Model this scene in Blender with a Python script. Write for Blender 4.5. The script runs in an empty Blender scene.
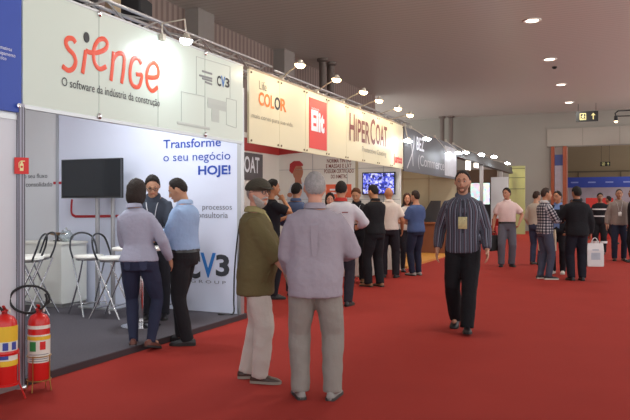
import bpy, bmesh, math, random
import numpy as np
from mathutils import Vector as V, Matrix as M, noise

random.seed(7)
scene = bpy.context.scene
COL = scene.collection

# ------------------------------------------------------------------ camera
FPX, CX, HY, EYE = 680.0, 315.0, 205.0, 1.43      # focal length in px, principal column, horizon row, eye height
YAW = math.atan2(300, 680)
cy_, sy_ = math.cos(YAW), math.sin(YAW)
cam_data = bpy.data.cameras.new('camera')
cam_data.sensor_width = 36
cam_data.lens = FPX / 630 * 36
cam_data.shift_y = -(210 - HY) / 630
cam_data.clip_end = 300
cam = bpy.data.objects.new('camera', cam_data)
cam.location = (0, 0, EYE)
cam.rotation_euler = (math.pi / 2, 0, YAW)
COL.objects.link(cam)
scene.camera = cam

# ------------------------------------------------------------------ world, exposure
scene.view_settings.view_transform = 'Standard'
scene.view_settings.look = 'None'
scene.view_settings.gamma = 1
scene.view_settings.exposure = 0.0
world = bpy.data.worlds.new('hall_fill')
scene.world = world
world.use_nodes = True
bg = world.node_tree.nodes['Background']
bg.inputs[0].default_value = (0.95, 0.97, 1.0, 1)
bg.inputs[1].default_value = 0.95
# ambient fill for the unmodelled hall, brightened below eye level to lift the ceiling
wn = world.node_tree
w_tc = wn.nodes.new('ShaderNodeTexCoord')
w_sp = wn.nodes.new('ShaderNodeSeparateXYZ')
w_cr = wn.nodes.new('ShaderNodeValToRGB')
w_mr = wn.nodes.new('ShaderNodeMapRange')
w_mr.inputs[1].default_value = -.35
w_mr.inputs[2].default_value = .35
wn.links.new(w_tc.outputs['Generated'], w_sp.inputs[0])
wn.links.new(w_sp.outputs[2], w_mr.inputs[0])
wn.links.new(w_mr.outputs[0], w_cr.inputs[0])
w_cr.color_ramp.elements[0].color = (3.1, 3.0, 2.9, 1)
w_cr.color_ramp.elements[1].color = (1.25, 1.28, 1.35, 1)
wn.links.new(w_cr.outputs[0], bg.inputs[0])

CEIL_Z = 6.43
DOWNLIGHT_X = -2.05
DOWNLIGHT_Y = (19.2, 24.55, 29.9, 35.25)
DOWNLIGHT_W = 75
HALOGEN_W = 3.2
LED_W = 3.5
STAND_W = 2.6


def area_lamp(name, loc, power, color=(1, .93, .84), size=.4, rot=(0, 0, 0), spread=math.pi):
    l = bpy.data.lights.new(name, 'AREA')
    l.shape = 'DISK'
    l.size = size
    l.energy = power
    l.color = color
    l.spread = spread
    o = bpy.data.objects.new(name, l)
    o.location = loc
    o.rotation_euler = rot
    COL.objects.link(o)
    return o


# rows of hall downlights; the row over the aisle is the one the photograph shows
for ix, X in enumerate((DOWNLIGHT_X, 3.4)):
    for k in range(-2, 4):
        Y = DOWNLIGHT_Y[0] + 5.35 * k
        area_lamp('hall_downlight', (X, Y, CEIL_Z - .06), DOWNLIGHT_W, size=.42)


# added fill lights without fixtures: brighten stand insides, last one yellows far wall
for (X, Y, Z, P, col) in ((-5.3, 4.9, 3.3, 42, (.93, .97, 1)), (-5.3, 6.4, 3.3, 42, (.93, .97, 1)), (-5.2, 9.5, 3.2, 16, (1, .93, .82)), (-5.2, 12.6, 3.2, 20, (1, .93, .82)), (-5.4, 17.2, 3.2, 22, (1, .9, .72)), (-5.6, 25.0, 3.2, 25, (1, .95, .85)), (-4.6, 32.0, 3.6, 130, (1, .86, .38))):
    area_lamp('stand_fill', (X, Y, Z), P, col, .5)


# ------------------------------------------------------------------ measured photo points -> places in the hall
def floor_at(px, py, z=0.0):
    d = FPX * (EYE - z) / (py - HY)
    a = (px - CX) / FPX * d
    return V((a * cy_ - d * sy_, a * sy_ + d * cy_, z))


def on_x(px, py, X):
    a = (px - CX) / FPX
    Y = X * (cy_ + a * sy_) / (a * cy_ - sy_)
    d = -X * sy_ + Y * cy_
    return V((X, Y, EYE + (HY - py) * d / FPX))


def on_y(px, py, Y):
    a = (px - CX) / FPX
    X = Y * (a * cy_ - sy_) / (cy_ + a * sy_)
    d = -X * sy_ + Y * cy_
    return V((X, Y, EYE + (HY - py) * d / FPX))


# ------------------------------------------------------------------ materials
def lin(c):
    if isinstance(c, str):
        c = c.lstrip('#')
        c = [int(c[i:i + 2], 16) / 255 for i in (0, 2, 4)]
    return tuple(x / 12.92 if x <= .04045 else ((x + .055) / 1.055) ** 2.4 for x in c) + (1,)


MATS = {}


def mat(name, color, rough=.6, metal=0.0, emit=0.0, spec=.5, bump=0.0, bscale=60, vary=0.0, vscale=6, alpha=1, trans=0):
    if name in MATS:
        return MATS[name]
    m = bpy.data.materials.new(name)
    m.use_nodes = True
    nt = m.node_tree
    b = nt.nodes['Principled BSDF']
    b.inputs['Base Color'].default_value = lin(color)
    b.inputs['Roughness'].default_value = rough
    b.inputs['Metallic'].default_value = metal
    b.inputs['Specular IOR Level'].default_value = spec
    if emit:
        b.inputs['Emission Color'].default_value = lin(color)
        b.inputs['Emission Strength'].default_value = emit
    if trans:
        b.inputs['Transmission Weight'].default_value = trans
    tc = nt.nodes.new('ShaderNodeTexCoord')
    if vary:
        n = nt.nodes.new('ShaderNodeTexNoise')
        n.inputs['Scale'].default_value = vscale
        n.inputs['Detail'].default_value = 5
        nt.links.new(tc.outputs['Object'], n.inputs['Vector'])
        mx = nt.nodes.new('ShaderNodeMix')
        mx.data_type = 'RGBA'
        c = lin(color)
        mx.inputs[6].default_value = tuple(x * (1 - vary) for x in c[:3]) + (1,)
        mx.inputs[7].default_value = tuple(min(1, x * (1 + vary)) for x in c[:3]) + (1,)
        nt.links.new(n.outputs['Fac'], mx.inputs[0])
        nt.links.new(mx.outputs[2], b.inputs['Base Color'])
    if bump:
        n2 = nt.nodes.new('ShaderNodeTexNoise')
        n2.inputs['Scale'].default_value = bscale
        n2.inputs['Detail'].default_value = 4
        nt.links.new(tc.outputs['Object'], n2.inputs['Vector'])
        bp = nt.nodes.new('ShaderNodeBump')
        bp.inputs['Strength'].default_value = bump
        bp.inputs['Distance'].default_value = .02
        nt.links.new(n2.outputs['Fac'], bp.inputs['Height'])
        nt.links.new(bp.outputs['Normal'], b.inputs['Normal'])
    MATS[name] = m
    return m


def nodes_of(m):
    return m.node_tree, m.node_tree.nodes['Principled BSDF']


def band_mat(name, c1, c2, axis, period, duty=.5, rough=.5, bump=.3, metal=0):
    """Ribs or slats: a square wave along one object axis, with a bump."""
    m = mat(name, c1, rough, metal)
    nt, b = nodes_of(m)
    tc = nt.nodes.new('ShaderNodeTexCoord')
    sp = nt.nodes.new('ShaderNodeSeparateXYZ')
    nt.links.new(tc.outputs['Object'], sp.inputs[0])
    d = nt.nodes.new('ShaderNodeMath'); d.operation = 'DIVIDE'; d.inputs[1].default_value = period
    nt.links.new(sp.outputs[axis], d.inputs[0])
    f = nt.nodes.new('ShaderNodeMath'); f.operation = 'FRACT'
    nt.links.new(d.outputs[0], f.inputs[0])
    r = nt.nodes.new('ShaderNodeMapRange')
    r.interpolation_type = 'SMOOTHSTEP'
    r.inputs[1].default_value = duty - .12; r.inputs[2].default_value = duty + .12
    nt.links.new(f.outputs[0], r.inputs[0])
    mx = nt.nodes.new('ShaderNodeMix'); mx.data_type = 'RGBA'
    mx.inputs[6].default_value = lin(c1); mx.inputs[7].default_value = lin(c2)
    nt.links.new(r.outputs[0], mx.inputs[0])
    nt.links.new(mx.outputs[2], b.inputs['Base Color'])
    bp = nt.nodes.new('ShaderNodeBump'); bp.inputs['Strength'].default_value = bump; bp.inputs['Distance'].default_value = .01
    nt.links.new(r.outputs[0], bp.inputs['Height'])
    nt.links.new(bp.outputs['Normal'], b.inputs['Normal'])
    return m


# ------------------------------------------------------------------ mesh helper
class MB:
    def __init__(self):
        self.v, self.f, self.mi = [], [], []
        self.cur = 0

    def add(self, vs, fs):
        n = len(self.v)
        self.v += [V(p) for p in vs]
        self.f += [[i + n for i in f] for f in fs]
        self.mi += [self.cur] * len(fs)
        return self

    def box(self, c, size, rot=None):
        x, y, z = size[0] / 2, size[1] / 2, size[2] / 2
        vs = [V((a, b, d)) for d in (-z, z) for b in (-y, y) for a in (-x, x)]
        if rot is not None:
            vs = [rot @ p for p in vs]
        vs = [p + V(c) for p in vs]
        return self.add(vs, [(0, 2, 3, 1), (4, 5, 7, 6), (0, 1, 5, 4), (2, 6, 7, 3), (0, 4, 6, 2), (1, 3, 7, 5)])

    def span(self, a, b):
        a, b = V(a), V(b)
        return self.box((a + b) / 2, [max(abs(b[i] - a[i]), 1e-4) for i in range(3)])

    def rbox(self, c, size, r=.01, rot=None, seg=3):
        """Box with rounded vertical edges and small chamfers top and bottom."""
        x, y, z = size[0] / 2, size[1] / 2, size[2] / 2
        r = min(r, x * .95, y * .95)
        def ring(ins, zz):
            out = []
            for (sx, sy, a0) in ((1, 1, 0), (-1, 1, 90), (-1, -1, 180), (1, -1, 270)):
                for k in range(seg + 1):
                    a = math.radians(a0 + 90 * k / seg)
                    out.append(V((sx * (x - r) + (r - ins) * math.cos(a), sy * (y - r) + (r - ins) * math.sin(a), zz)))
            return out
        ch = min(r * .5, z * .4)
        rings = [ring(ch, -z), ring(0, -z + ch), ring(0, z - ch), ring(ch, z)]
        if rot is not None:
            rings = [[rot @ p for p in q] for q in rings]
        rings = [[p + V(c) for p in q] for q in rings]
        return self.loft(rings)

    def loft(self, rings, caps=True, closed=True):
        n = len(rings[0])
        vs = [p for r in rings for p in r]
        fs = []
        for i in range(len(rings) - 1):
            for k in range(n if closed else n - 1):
                k2 = (k + 1) % n
                fs.append((i * n + k, i * n + k2, (i + 1) * n + k2, (i + 1) * n + k))
        if caps:
            fs.append(tuple(reversed(range(n))))
            fs.append(tuple(range((len(rings) - 1) * n, len(rings) * n)))
        return self.add(vs, fs)

    def tube(self, pts, rads, n=10, ref=None, round_ends=True, closed=False):
        pts = [V(p) for p in pts]
        m = len(pts)
        if not isinstance(rads, (list, tuple)):
            rads = [rads] * m
        rads = [(r if isinstance(r, (list, tuple)) else (r, r)) for r in rads]
        tang = []
        for i in range(m):
            if closed:
                t = pts[(i + 1) % m] - pts[i - 1]
            elif i == 0:
                t = pts[1] - pts[0]
            elif i == m - 1:
                t = pts[-1] - pts[-2]
            else:
                t = (pts[i + 1] - pts[i]).normalized() + (pts[i] - pts[i - 1]).normalized()
            if t.length < 1e-9:
                t = V((0, 0, 1))
            tang.append(t.normalized())
        if ref is None:
            t0 = tang[0]
            ref = V((1, 0, 0)) if abs(t0.x) < .8 else V((0, 1, 0))
        ref = V(ref)
        frames = []
        a = ref
        for t in tang:
            a2 = a - t * a.dot(t)
            if a2.length < 1e-6:
                a2 = t.orthogonal()
            a2.normalize()
            frames.append((a2, t.cross(a2)))
            a = a2
        def ring(c, fr, r):
            return [c + fr[0] * (r[0] * math.cos(2 * math.pi * k / n)) + fr[1] * (r[1] * math.sin(2 * math.pi * k / n)) for k in range(n)]
        rings = [ring(pts[i], frames[i], rads[i]) for i in range(m)]
        if closed:
            vs = [p for r in rings for p in r]
            fs = [(i * n + k, i * n + (k + 1) % n, ((i + 1) % m) * n + (k + 1) % n, ((i + 1) % m) * n + k) for i in range(m) for k in range(n)]
            return self.add(vs, fs)
        if round_ends:
            def capr(i, sgn):
                r = rads[i]; h = min(r) * .95
                out = []
                for q in (.5, .87):
                    out.append(ring(pts[i] + tang[i] * (sgn * h * q), frames[i], (r[0] * math.sqrt(1 - q * q), r[1] * math.sqrt(1 - q * q))))
                return out
            rings = list(reversed(capr(0, -1))) + rings + capr(m - 1, 1)
        return self.loft(rings)

    def lathe(self, prof, c=(0, 0, 0), n=20, rot=None):
        rings = []
        for (r, z) in prof:
            ring = [V((max(r, 1e-4) * math.cos(2 * math.pi * k / n), max(r, 1e-4) * math.sin(2 * math.pi * k / n), z)) for k in range(n)]
            if rot is not None:
                ring = [rot @ p for p in ring]
            rings.append([p + V(c) for p in ring])
        return self.loft(rings)

    def ellipsoid(self, c, r, rot=None, n=12, m=8):
        prof = [(math.sin(math.pi * i / m), -math.cos(math.pi * i / m)) for i in range(m + 1)]
        rings = []
        for (q, z) in prof:
            q = max(q, .02)
            ring = [V((r[0] * q * math.cos(2 * math.pi * k / n), r[1] * q * math.sin(2 * math.pi * k / n), r[2] * z)) for k in range(n)]
            if rot is not None:
                ring = [rot @ p for p in ring]
            rings.append([p + V(c) for p in ring])
        return self.loft(rings)

    def prism(self, poly, nrm, depth):
        """A planar outline (3D points) given thickness along nrm."""
        nrm = V(nrm).normalized()
        a = [V(p) for p in poly]
        b = [p + nrm * depth for p in a]
        n = len(a)
        return self.add(a + b, [tuple(reversed(range(n))), tuple(range(n, 2 * n))] + [(k, (k + 1) % n, n + (k + 1) % n, n + k) for k in range(n)])

    def build(self, name, mats, parent=None, world=False, smooth=False):
        me = bpy.data.meshes.new(name)
        off = V((0, 0, 0))
        vs = self.v
        if world and parent is not None:
            q = parent
            while q is not None:
                off += q.location
                q = q.parent
            vs = [p - off for p in vs]
        me.from_pydata([tuple(p) for p in vs], [], self.f)
        if not isinstance(mats, (list, tuple)):
            mats = [mats]
        for m in mats:
            me.materials.append(m)
        if len(mats) > 1:
            me.polygons.foreach_set('material_index', self.mi)
        bm = bmesh.new(); bm.from_mesh(me)
        bmesh.ops.recalc_face_normals(bm, faces=bm.faces)
        bm.to_mesh(me); bm.free()
        if smooth:
            me.polygons.foreach_set('use_smooth', [True] * len(me.polygons))
            me.set_sharp_from_angle(angle=math.radians(50))
        o = bpy.data.objects.new(name, me)
        COL.objects.link(o)
        if parent is not None:
            o.parent = parent
        return o


def tag(o, label, cat, group=None):
    o['label'] = label
    o['category'] = cat
    if group:
        o['group'] = group
    return o


def thing(name, label, cat, loc=(0, 0, 0), rotz=0.0, group=None):
    o = bpy.data.objects.new(name, None)
    o.empty_display_size = .1
    o.location = loc
    o.rotation_euler = (0, 0, rotz)
    COL.objects.link(o)
    return tag(o, label, cat, group)


def struct(name, mb, m, parent=None, smooth=False):
    o = mb.build(name, m, parent, smooth=smooth)
    if parent is None:
        o['kind'] = 'structure'
    return o


def dup(root, loc, rotz, label, group=None):
    r = root.copy(); COL.objects.link(r)
    r.location = loc; r.rotation_euler = (0, 0, rotz)
    r['label'] = label
    if group:
        r['group'] = group
    for ch in list(root.children):
        c = ch.copy(); COL.objects.link(c); c.parent = r
        for g in list(ch.children):
            d = g.copy(); COL.objects.link(d); d.parent = c
    return r


# ------------------------------------------------------------------ lettering and printed marks
def glyph_mesh(string, bold=0.0, spacing=1.0):
    cu = bpy.data.curves.new('glyphs', 'FONT')
    cu.body = string
    cu.size = 1
    cu.offset = bold
    cu.space_character = spacing
    cu.resolution_u = 3
    ob = bpy.data.objects.new('glyphs', cu)
    COL.objects.link(ob)
    dg = bpy.context.evaluated_depsgraph_get()
    me = bpy.data.meshes.new_from_object(ob.evaluated_get(dg))
    bpy.data.objects.remove(ob)
    bpy.data.curves.remove(cu)
    return me


def lettering(string, p0, p1, height, nrm, m, parent, bold=0.0, spacing=1.0, up=(0, 0, 1), name='lettering', lift=.004):
    """String between the baseline ends p0 and p1 (world), capitals `height` tall."""
    me = glyph_mesh(string, bold, spacing)
    co = np.empty(len(me.vertices) * 3); me.vertices.foreach_get('co', co); co = co.reshape(-1, 3)
    x0, x1 = co[:, 0].min(), co[:, 0].max()
    p0, p1 = V(p0), V(p1)
    e1 = (p1 - p0); w = e1.length; e1.normalize()
    n = V(nrm).normalized()
    e2 = n.cross(e1).normalized()
    sx, sy = w / (x1 - x0), height / .70
    off = V((0, 0, 0)); q = parent
    while q is not None:
        off += q.location; q = q.parent
    out = [tuple(p0 + e1 * ((c[0] - x0) * sx) + e2 * (c[1] * sy) + n * lift - off) for c in co]
    me.vertices.foreach_set('co', np.array(out).ravel())
    me.materials.clear(); me.materials.append(m)
    me.update()
    o = bpy.data.objects.new(name, me)
    COL.objects.link(o)
    o.parent = parent
    return o


def strokes(mb, lines, width, nrm, lift=.003, thick=.003, n=8):
    """Flat round-ended strokes along 3D polylines lying on a plane."""
    nrm = V(nrm).normalized()
    for pts in lines:
        pts = smooth_line([V(p) for p in pts])
        mb.tube([p + nrm * lift for p in pts], [(thick, width / 2)] * len(pts), n=n, ref=nrm)


def smooth_line(p, sub=4):
    if len(p) < 3:
        return p
    out = []
    for i in range(len(p) - 1):
        a = p[max(i - 1, 0)]; b = p[i]; c = p[i + 1]; d = p[min(i + 2, len(p) - 1)]
        for k in range(sub):
            t = k / sub
            out.append(.5 * ((2 * b) + (c - a) * t + (2 * a - 5 * b + 4 * c - d) * t * t + (3 * b - a - 3 * c + d) * t ** 3))
    out.append(p[-1])
    return out


def text_thing_off(parent):
    off = V((0, 0, 0)); q = parent
    while q is not None:
        off += q.location; q = q.parent
    return off

# ================================================================== people
SKIN = {}


def skin(c):
    return mat('skin_' + c, '#' + c, .55, vary=.08, vscale=25, spec=.35)


def cloth(c, rough=.85):
    return mat('cloth_' + c + str(rough), '#' + c, rough, vary=.07, vscale=9, bump=.25, bscale=35, spec=.25)


def stripe_cloth(name, base, stripes, period, checks=False):
    """Woven stripes along the garment: attribute u runs round the body or sleeve, v along it."""
    m = mat(name, base, .85, spec=.25)
    nt, b = nodes_of(m)
    def comb(attr, per):
        at = nt.nodes.new('ShaderNodeAttribute'); at.attribute_name = attr
        d = nt.nodes.new('ShaderNodeMath'); d.operation = 'DIVIDE'; d.inputs[1].default_value = per
        nt.links.new(at.outputs['Fac'], d.inputs[0])
        f = nt.nodes.new('ShaderNodeMath'); f.operation = 'FRACT'
        nt.links.new(d.outputs[0], f.inputs[0])
        return f.outputs[0]
    if checks:
        prev = None
        for at in ('u', 'v'):
            f = comb(at, period)
            g = nt.nodes.new('ShaderNodeMath'); g.operation = 'GREATER_THAN'; g.inputs[1].default_value = .5
            nt.links.new(f, g.inputs[0])
            if prev is None:
                prev = g.outputs[0]
            else:
                s = nt.nodes.new('ShaderNodeMath'); s.operation = 'ADD'
                nt.links.new(prev, s.inputs[0]); nt.links.new(g.outputs[0], s.inputs[1])
                h = nt.nodes.new('ShaderNodeMath'); h.operation = 'MULTIPLY'; h.inputs[1].default_value = .5
                nt.links.new(s.outputs[0], h.inputs[0]); prev = h.outputs[0]
        cr = nt.nodes.new('ShaderNodeValToRGB')
        cr.color_ramp.interpolation = 'CONSTANT'
        cr.color_ramp.elements[0].position = 0; cr.color_ramp.elements[0].color = lin(stripes[0])
        cr.color_ramp.elements[1].position = .75; cr.color_ramp.elements[1].color = lin(stripes[2])
        e = cr.color_ramp.elements.new(.25); e.color = lin(stripes[1])
        nt.links.new(prev, cr.inputs[0])
    else:
        f = comb('u', period)
        cr = nt.nodes.new('ShaderNodeValToRGB')
        cr.color_ramp.interpolation = 'CONSTANT'
        cr.color_ramp.elements[0].position = 0; cr.color_ramp.elements[0].color = lin(base)
        cr.color_ramp.elements[1].position = stripes[0][0]; cr.color_ramp.elements[1].color = lin(stripes[0][1])
        for pos, c in stripes[1:]:
            e = cr.color_ramp.elements.new(pos); e.color = lin(c)
        nt.links.new(f, cr.inputs[0])
    nt.links.new(cr.outputs[0], b.inputs['Base Color'])
    return m


def sstep(a, b, x):
    t = min(1, max(0, (x - a) / (b - a)))
    return t * t * (3 - 2 * t)


def remeshed(mb, voxel, smooth_it=3, factor=.5):
    me = bpy.data.meshes.new('raw')
    me.from_pydata([tuple(p) for p in mb.v], [], mb.f)
    bm = bmesh.new(); bm.from_mesh(me); bmesh.ops.recalc_face_normals(bm, faces=bm.faces); bm.to_mesh(me); bm.free()
    ob = bpy.data.objects.new('raw', me); COL.objects.link(ob)
    r = ob.modifiers.new('r', 'REMESH'); r.mode = 'VOXEL'; r.voxel_size = voxel
    if smooth_it:
        s = ob.modifiers.new('s', 'SMOOTH'); s.factor = factor; s.iterations = smooth_it
    dg = bpy.context.evaluated_depsgraph_get()
    out = bpy.data.meshes.new_from_object(ob.evaluated_get(dg))
    bpy.data.objects.remove(ob); bpy.data.meshes.remove(me)
    return out


def get_co(me):
    co = np.empty(len(me.vertices) * 3); me.vertices.foreach_get('co', co)
    return co.reshape(-1, 3)


def mesh_obj(name, me, m, parent, scale=1.0):
    if scale != 1.0:
        me.vertices.foreach_set('co', (get_co(me) * scale).ravel())
    me.materials.clear(); me.materials.append(m)
    me.polygons.foreach_set('use_smooth', [True] * len(me.polygons))
    me.update()
    me.name = name
    o = bpy.data.objects.new(name, me); COL.objects.link(o); o.parent = parent
    return o


def wrinkle(me, amp, freq, seed, zstretch=1.6):
    """Cloth folds: displace along the normals by a stretched noise."""
    co = get_co(me)
    nr = np.empty(len(me.vertices) * 3); me.vertices.foreach_get('normal', nr); nr = nr.reshape(-1, 3)
    o = V((seed * 3.1, seed * 1.7, seed * .9))
    d = np.array([noise.noise(V((p[0] * freq, p[1] * freq, (p[2] + .5 * p[0]) * freq * zstretch)) + o) + .4 * noise.noise(V((p[0], p[1], p[2])) * (freq * 2.7) + o) for p in co])
    me.vertices.foreach_set('co', (co + nr * (d * amp)[:, None]).ravel())
    me.update()


def headpt(d, k=1.0):
    """Skull, jaw and chin: a unit direction from the head's centre -> a point on the head (front is +y)."""
    x, y, z = d
    px, py, pz = .0800 * x, .100 * y, .121 * z
    if z < 0:
        t = -z
        px *= 1 - .30 * t ** 1.6
        if y > 0:
            py = py * (1 - .06 * t) + .016 * t
        else:
            py *= 1 - .38 * t
    else:
        py -= .006 * z
    if y > .3:
        py -= .010 * sstep(.3, 1, y) * sstep(.6, 0, abs(z))   # flatter face
    # eye sockets
    if y > 0:
        for s in (-1, 1):
            q = (x - s * .40) ** 2 / .03 + (z - .10) ** 2 / .02
            py -= .007 * math.exp(-q)
    return V((px * k, py * k, pz * k))


def sphere_dirs(n=32, m=22):
    out = []
    for i in range(m + 1):
        th = math.pi * i / m
        for k in range(n):
            a = 2 * math.pi * k / n
            s = max(math.sin(th), .01)
            out.append((s * math.sin(a), s * math.cos(a), -math.cos(th)))
    fs = [(i * n + k, i * n + (k + 1) % n, (i + 1) * n + (k + 1) % n, (i + 1) * n + k) for i in range(m) for k in range(n)]
    fs.append(tuple(reversed(range(n)))); fs.append(tuple(range(m * n, (m + 1) * n)))
    return out, fs


def rotm(ax, a):
    return M.Rotation(a, 3, ax)


def two_bone(a, t, l1, l2, pole):
    a, t = V(a), V(t)
    d = t - a
    L = min(d.length, (l1 + l2) * .999)
    L = max(L, abs(l1 - l2) + .02)
    dn = d.normalized()
    t = a + dn * L
    x = (l1 * l1 - l2 * l2 + L * L) / (2 * L)
    h = math.sqrt(max(0, l1 * l1 - x * x))
    p = V(pole) - dn * V(pole).dot(dn)
    p = p.normalized() if p.length > 1e-6 else dn.orthogonal().normalized()
    return a + dn * x + p * h, t


def hand(mb, w, d, n, side, curl=.35, fat=1.0, spread=1.0):
    d = V(d).normalized(); n = V(n); n = (n - d * n.dot(d)).normalized()
    t = d.cross(n) if side > 0 else n.cross(d)
    w = V(w)
    mb.tube([w - d * .02, w + d * .012, w + d * .045, w + d * .088], [(.020, .026), (.019, .030), (.017, .041), (.012, .040)], n=10, ref=n)
    for i, (ln, off) in enumerate(((.074, .031), (.083, .0105), (.077, -.0105), (.060, -.030))):
        p = w + d * (.082 - abs(off) * .12) + t * off
        dd = (d + t * (off * 3.2 * spread)).normalized()
        pts = [p - dd * .02, p]
        for j, fr in enumerate((.45, .30, .25)):
            a = curl * (.7, 1.1, .8)[j]
            dd = (dd * math.cos(a) + n * math.sin(a)).normalized()
            p = p + dd * (ln * fr); pts.append(p)
        mb.tube(pts, [.0095 * fat, .0092 * fat, .0086 * fat, .0080 * fat, .0068 * fat], n=7)
    p = w + d * .028 + t * .026
    dd = (d * .62 + t * .62 + n * .35).normalized()
    p2 = p + dd * .042
    dd2 = (dd * .8 + d * .35 - t * .15 + n * .15 * (1 + curl)).normalized()
    mb.tube([p - dd * .015, p, p2, p2 + dd2 * .032], [.013 * fat, .0125 * fat, .0108 * fat, .0085 * fat], n=7)


MALE = dict(tor=[(.84, .150, .105, -.005), (.92, .172, .122, -.008), (1.0, .166, .116, -.002), (1.10, .157, .110, .008), (1.22, .170, .116, .008), (1.33, .186, .118, 0), (1.40, .183, .104, -.008), (1.445, .148, .085, -.012), (1.478, .098, .066, -.012), (1.51, .060, .060, -.006)],
            sh=(.170, 1.392), hip=.09, arm=(.054, .049, .041, .039, .026), leg=(.092, .082, .057, .054, .038))
FEMALE = dict(tor=[(.84, .158, .112, -.008), (.92, .182, .128, -.012), (1.0, .166, .112, -.004), (1.10, .134, .098, .004), (1.20, .148, .112, .014), (1.29, .160, .112, .010), (1.37, .164, .095, -.004), (1.425, .140, .078, -.010), (1.465, .085, .058, -.010), (1.50, .052, .052, -.006)],
              sh=(.150, 1.375), hip=.088, arm=(.046, .042, .036, .033, .022), leg=(.098, .084, .056, .053, .034))


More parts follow.
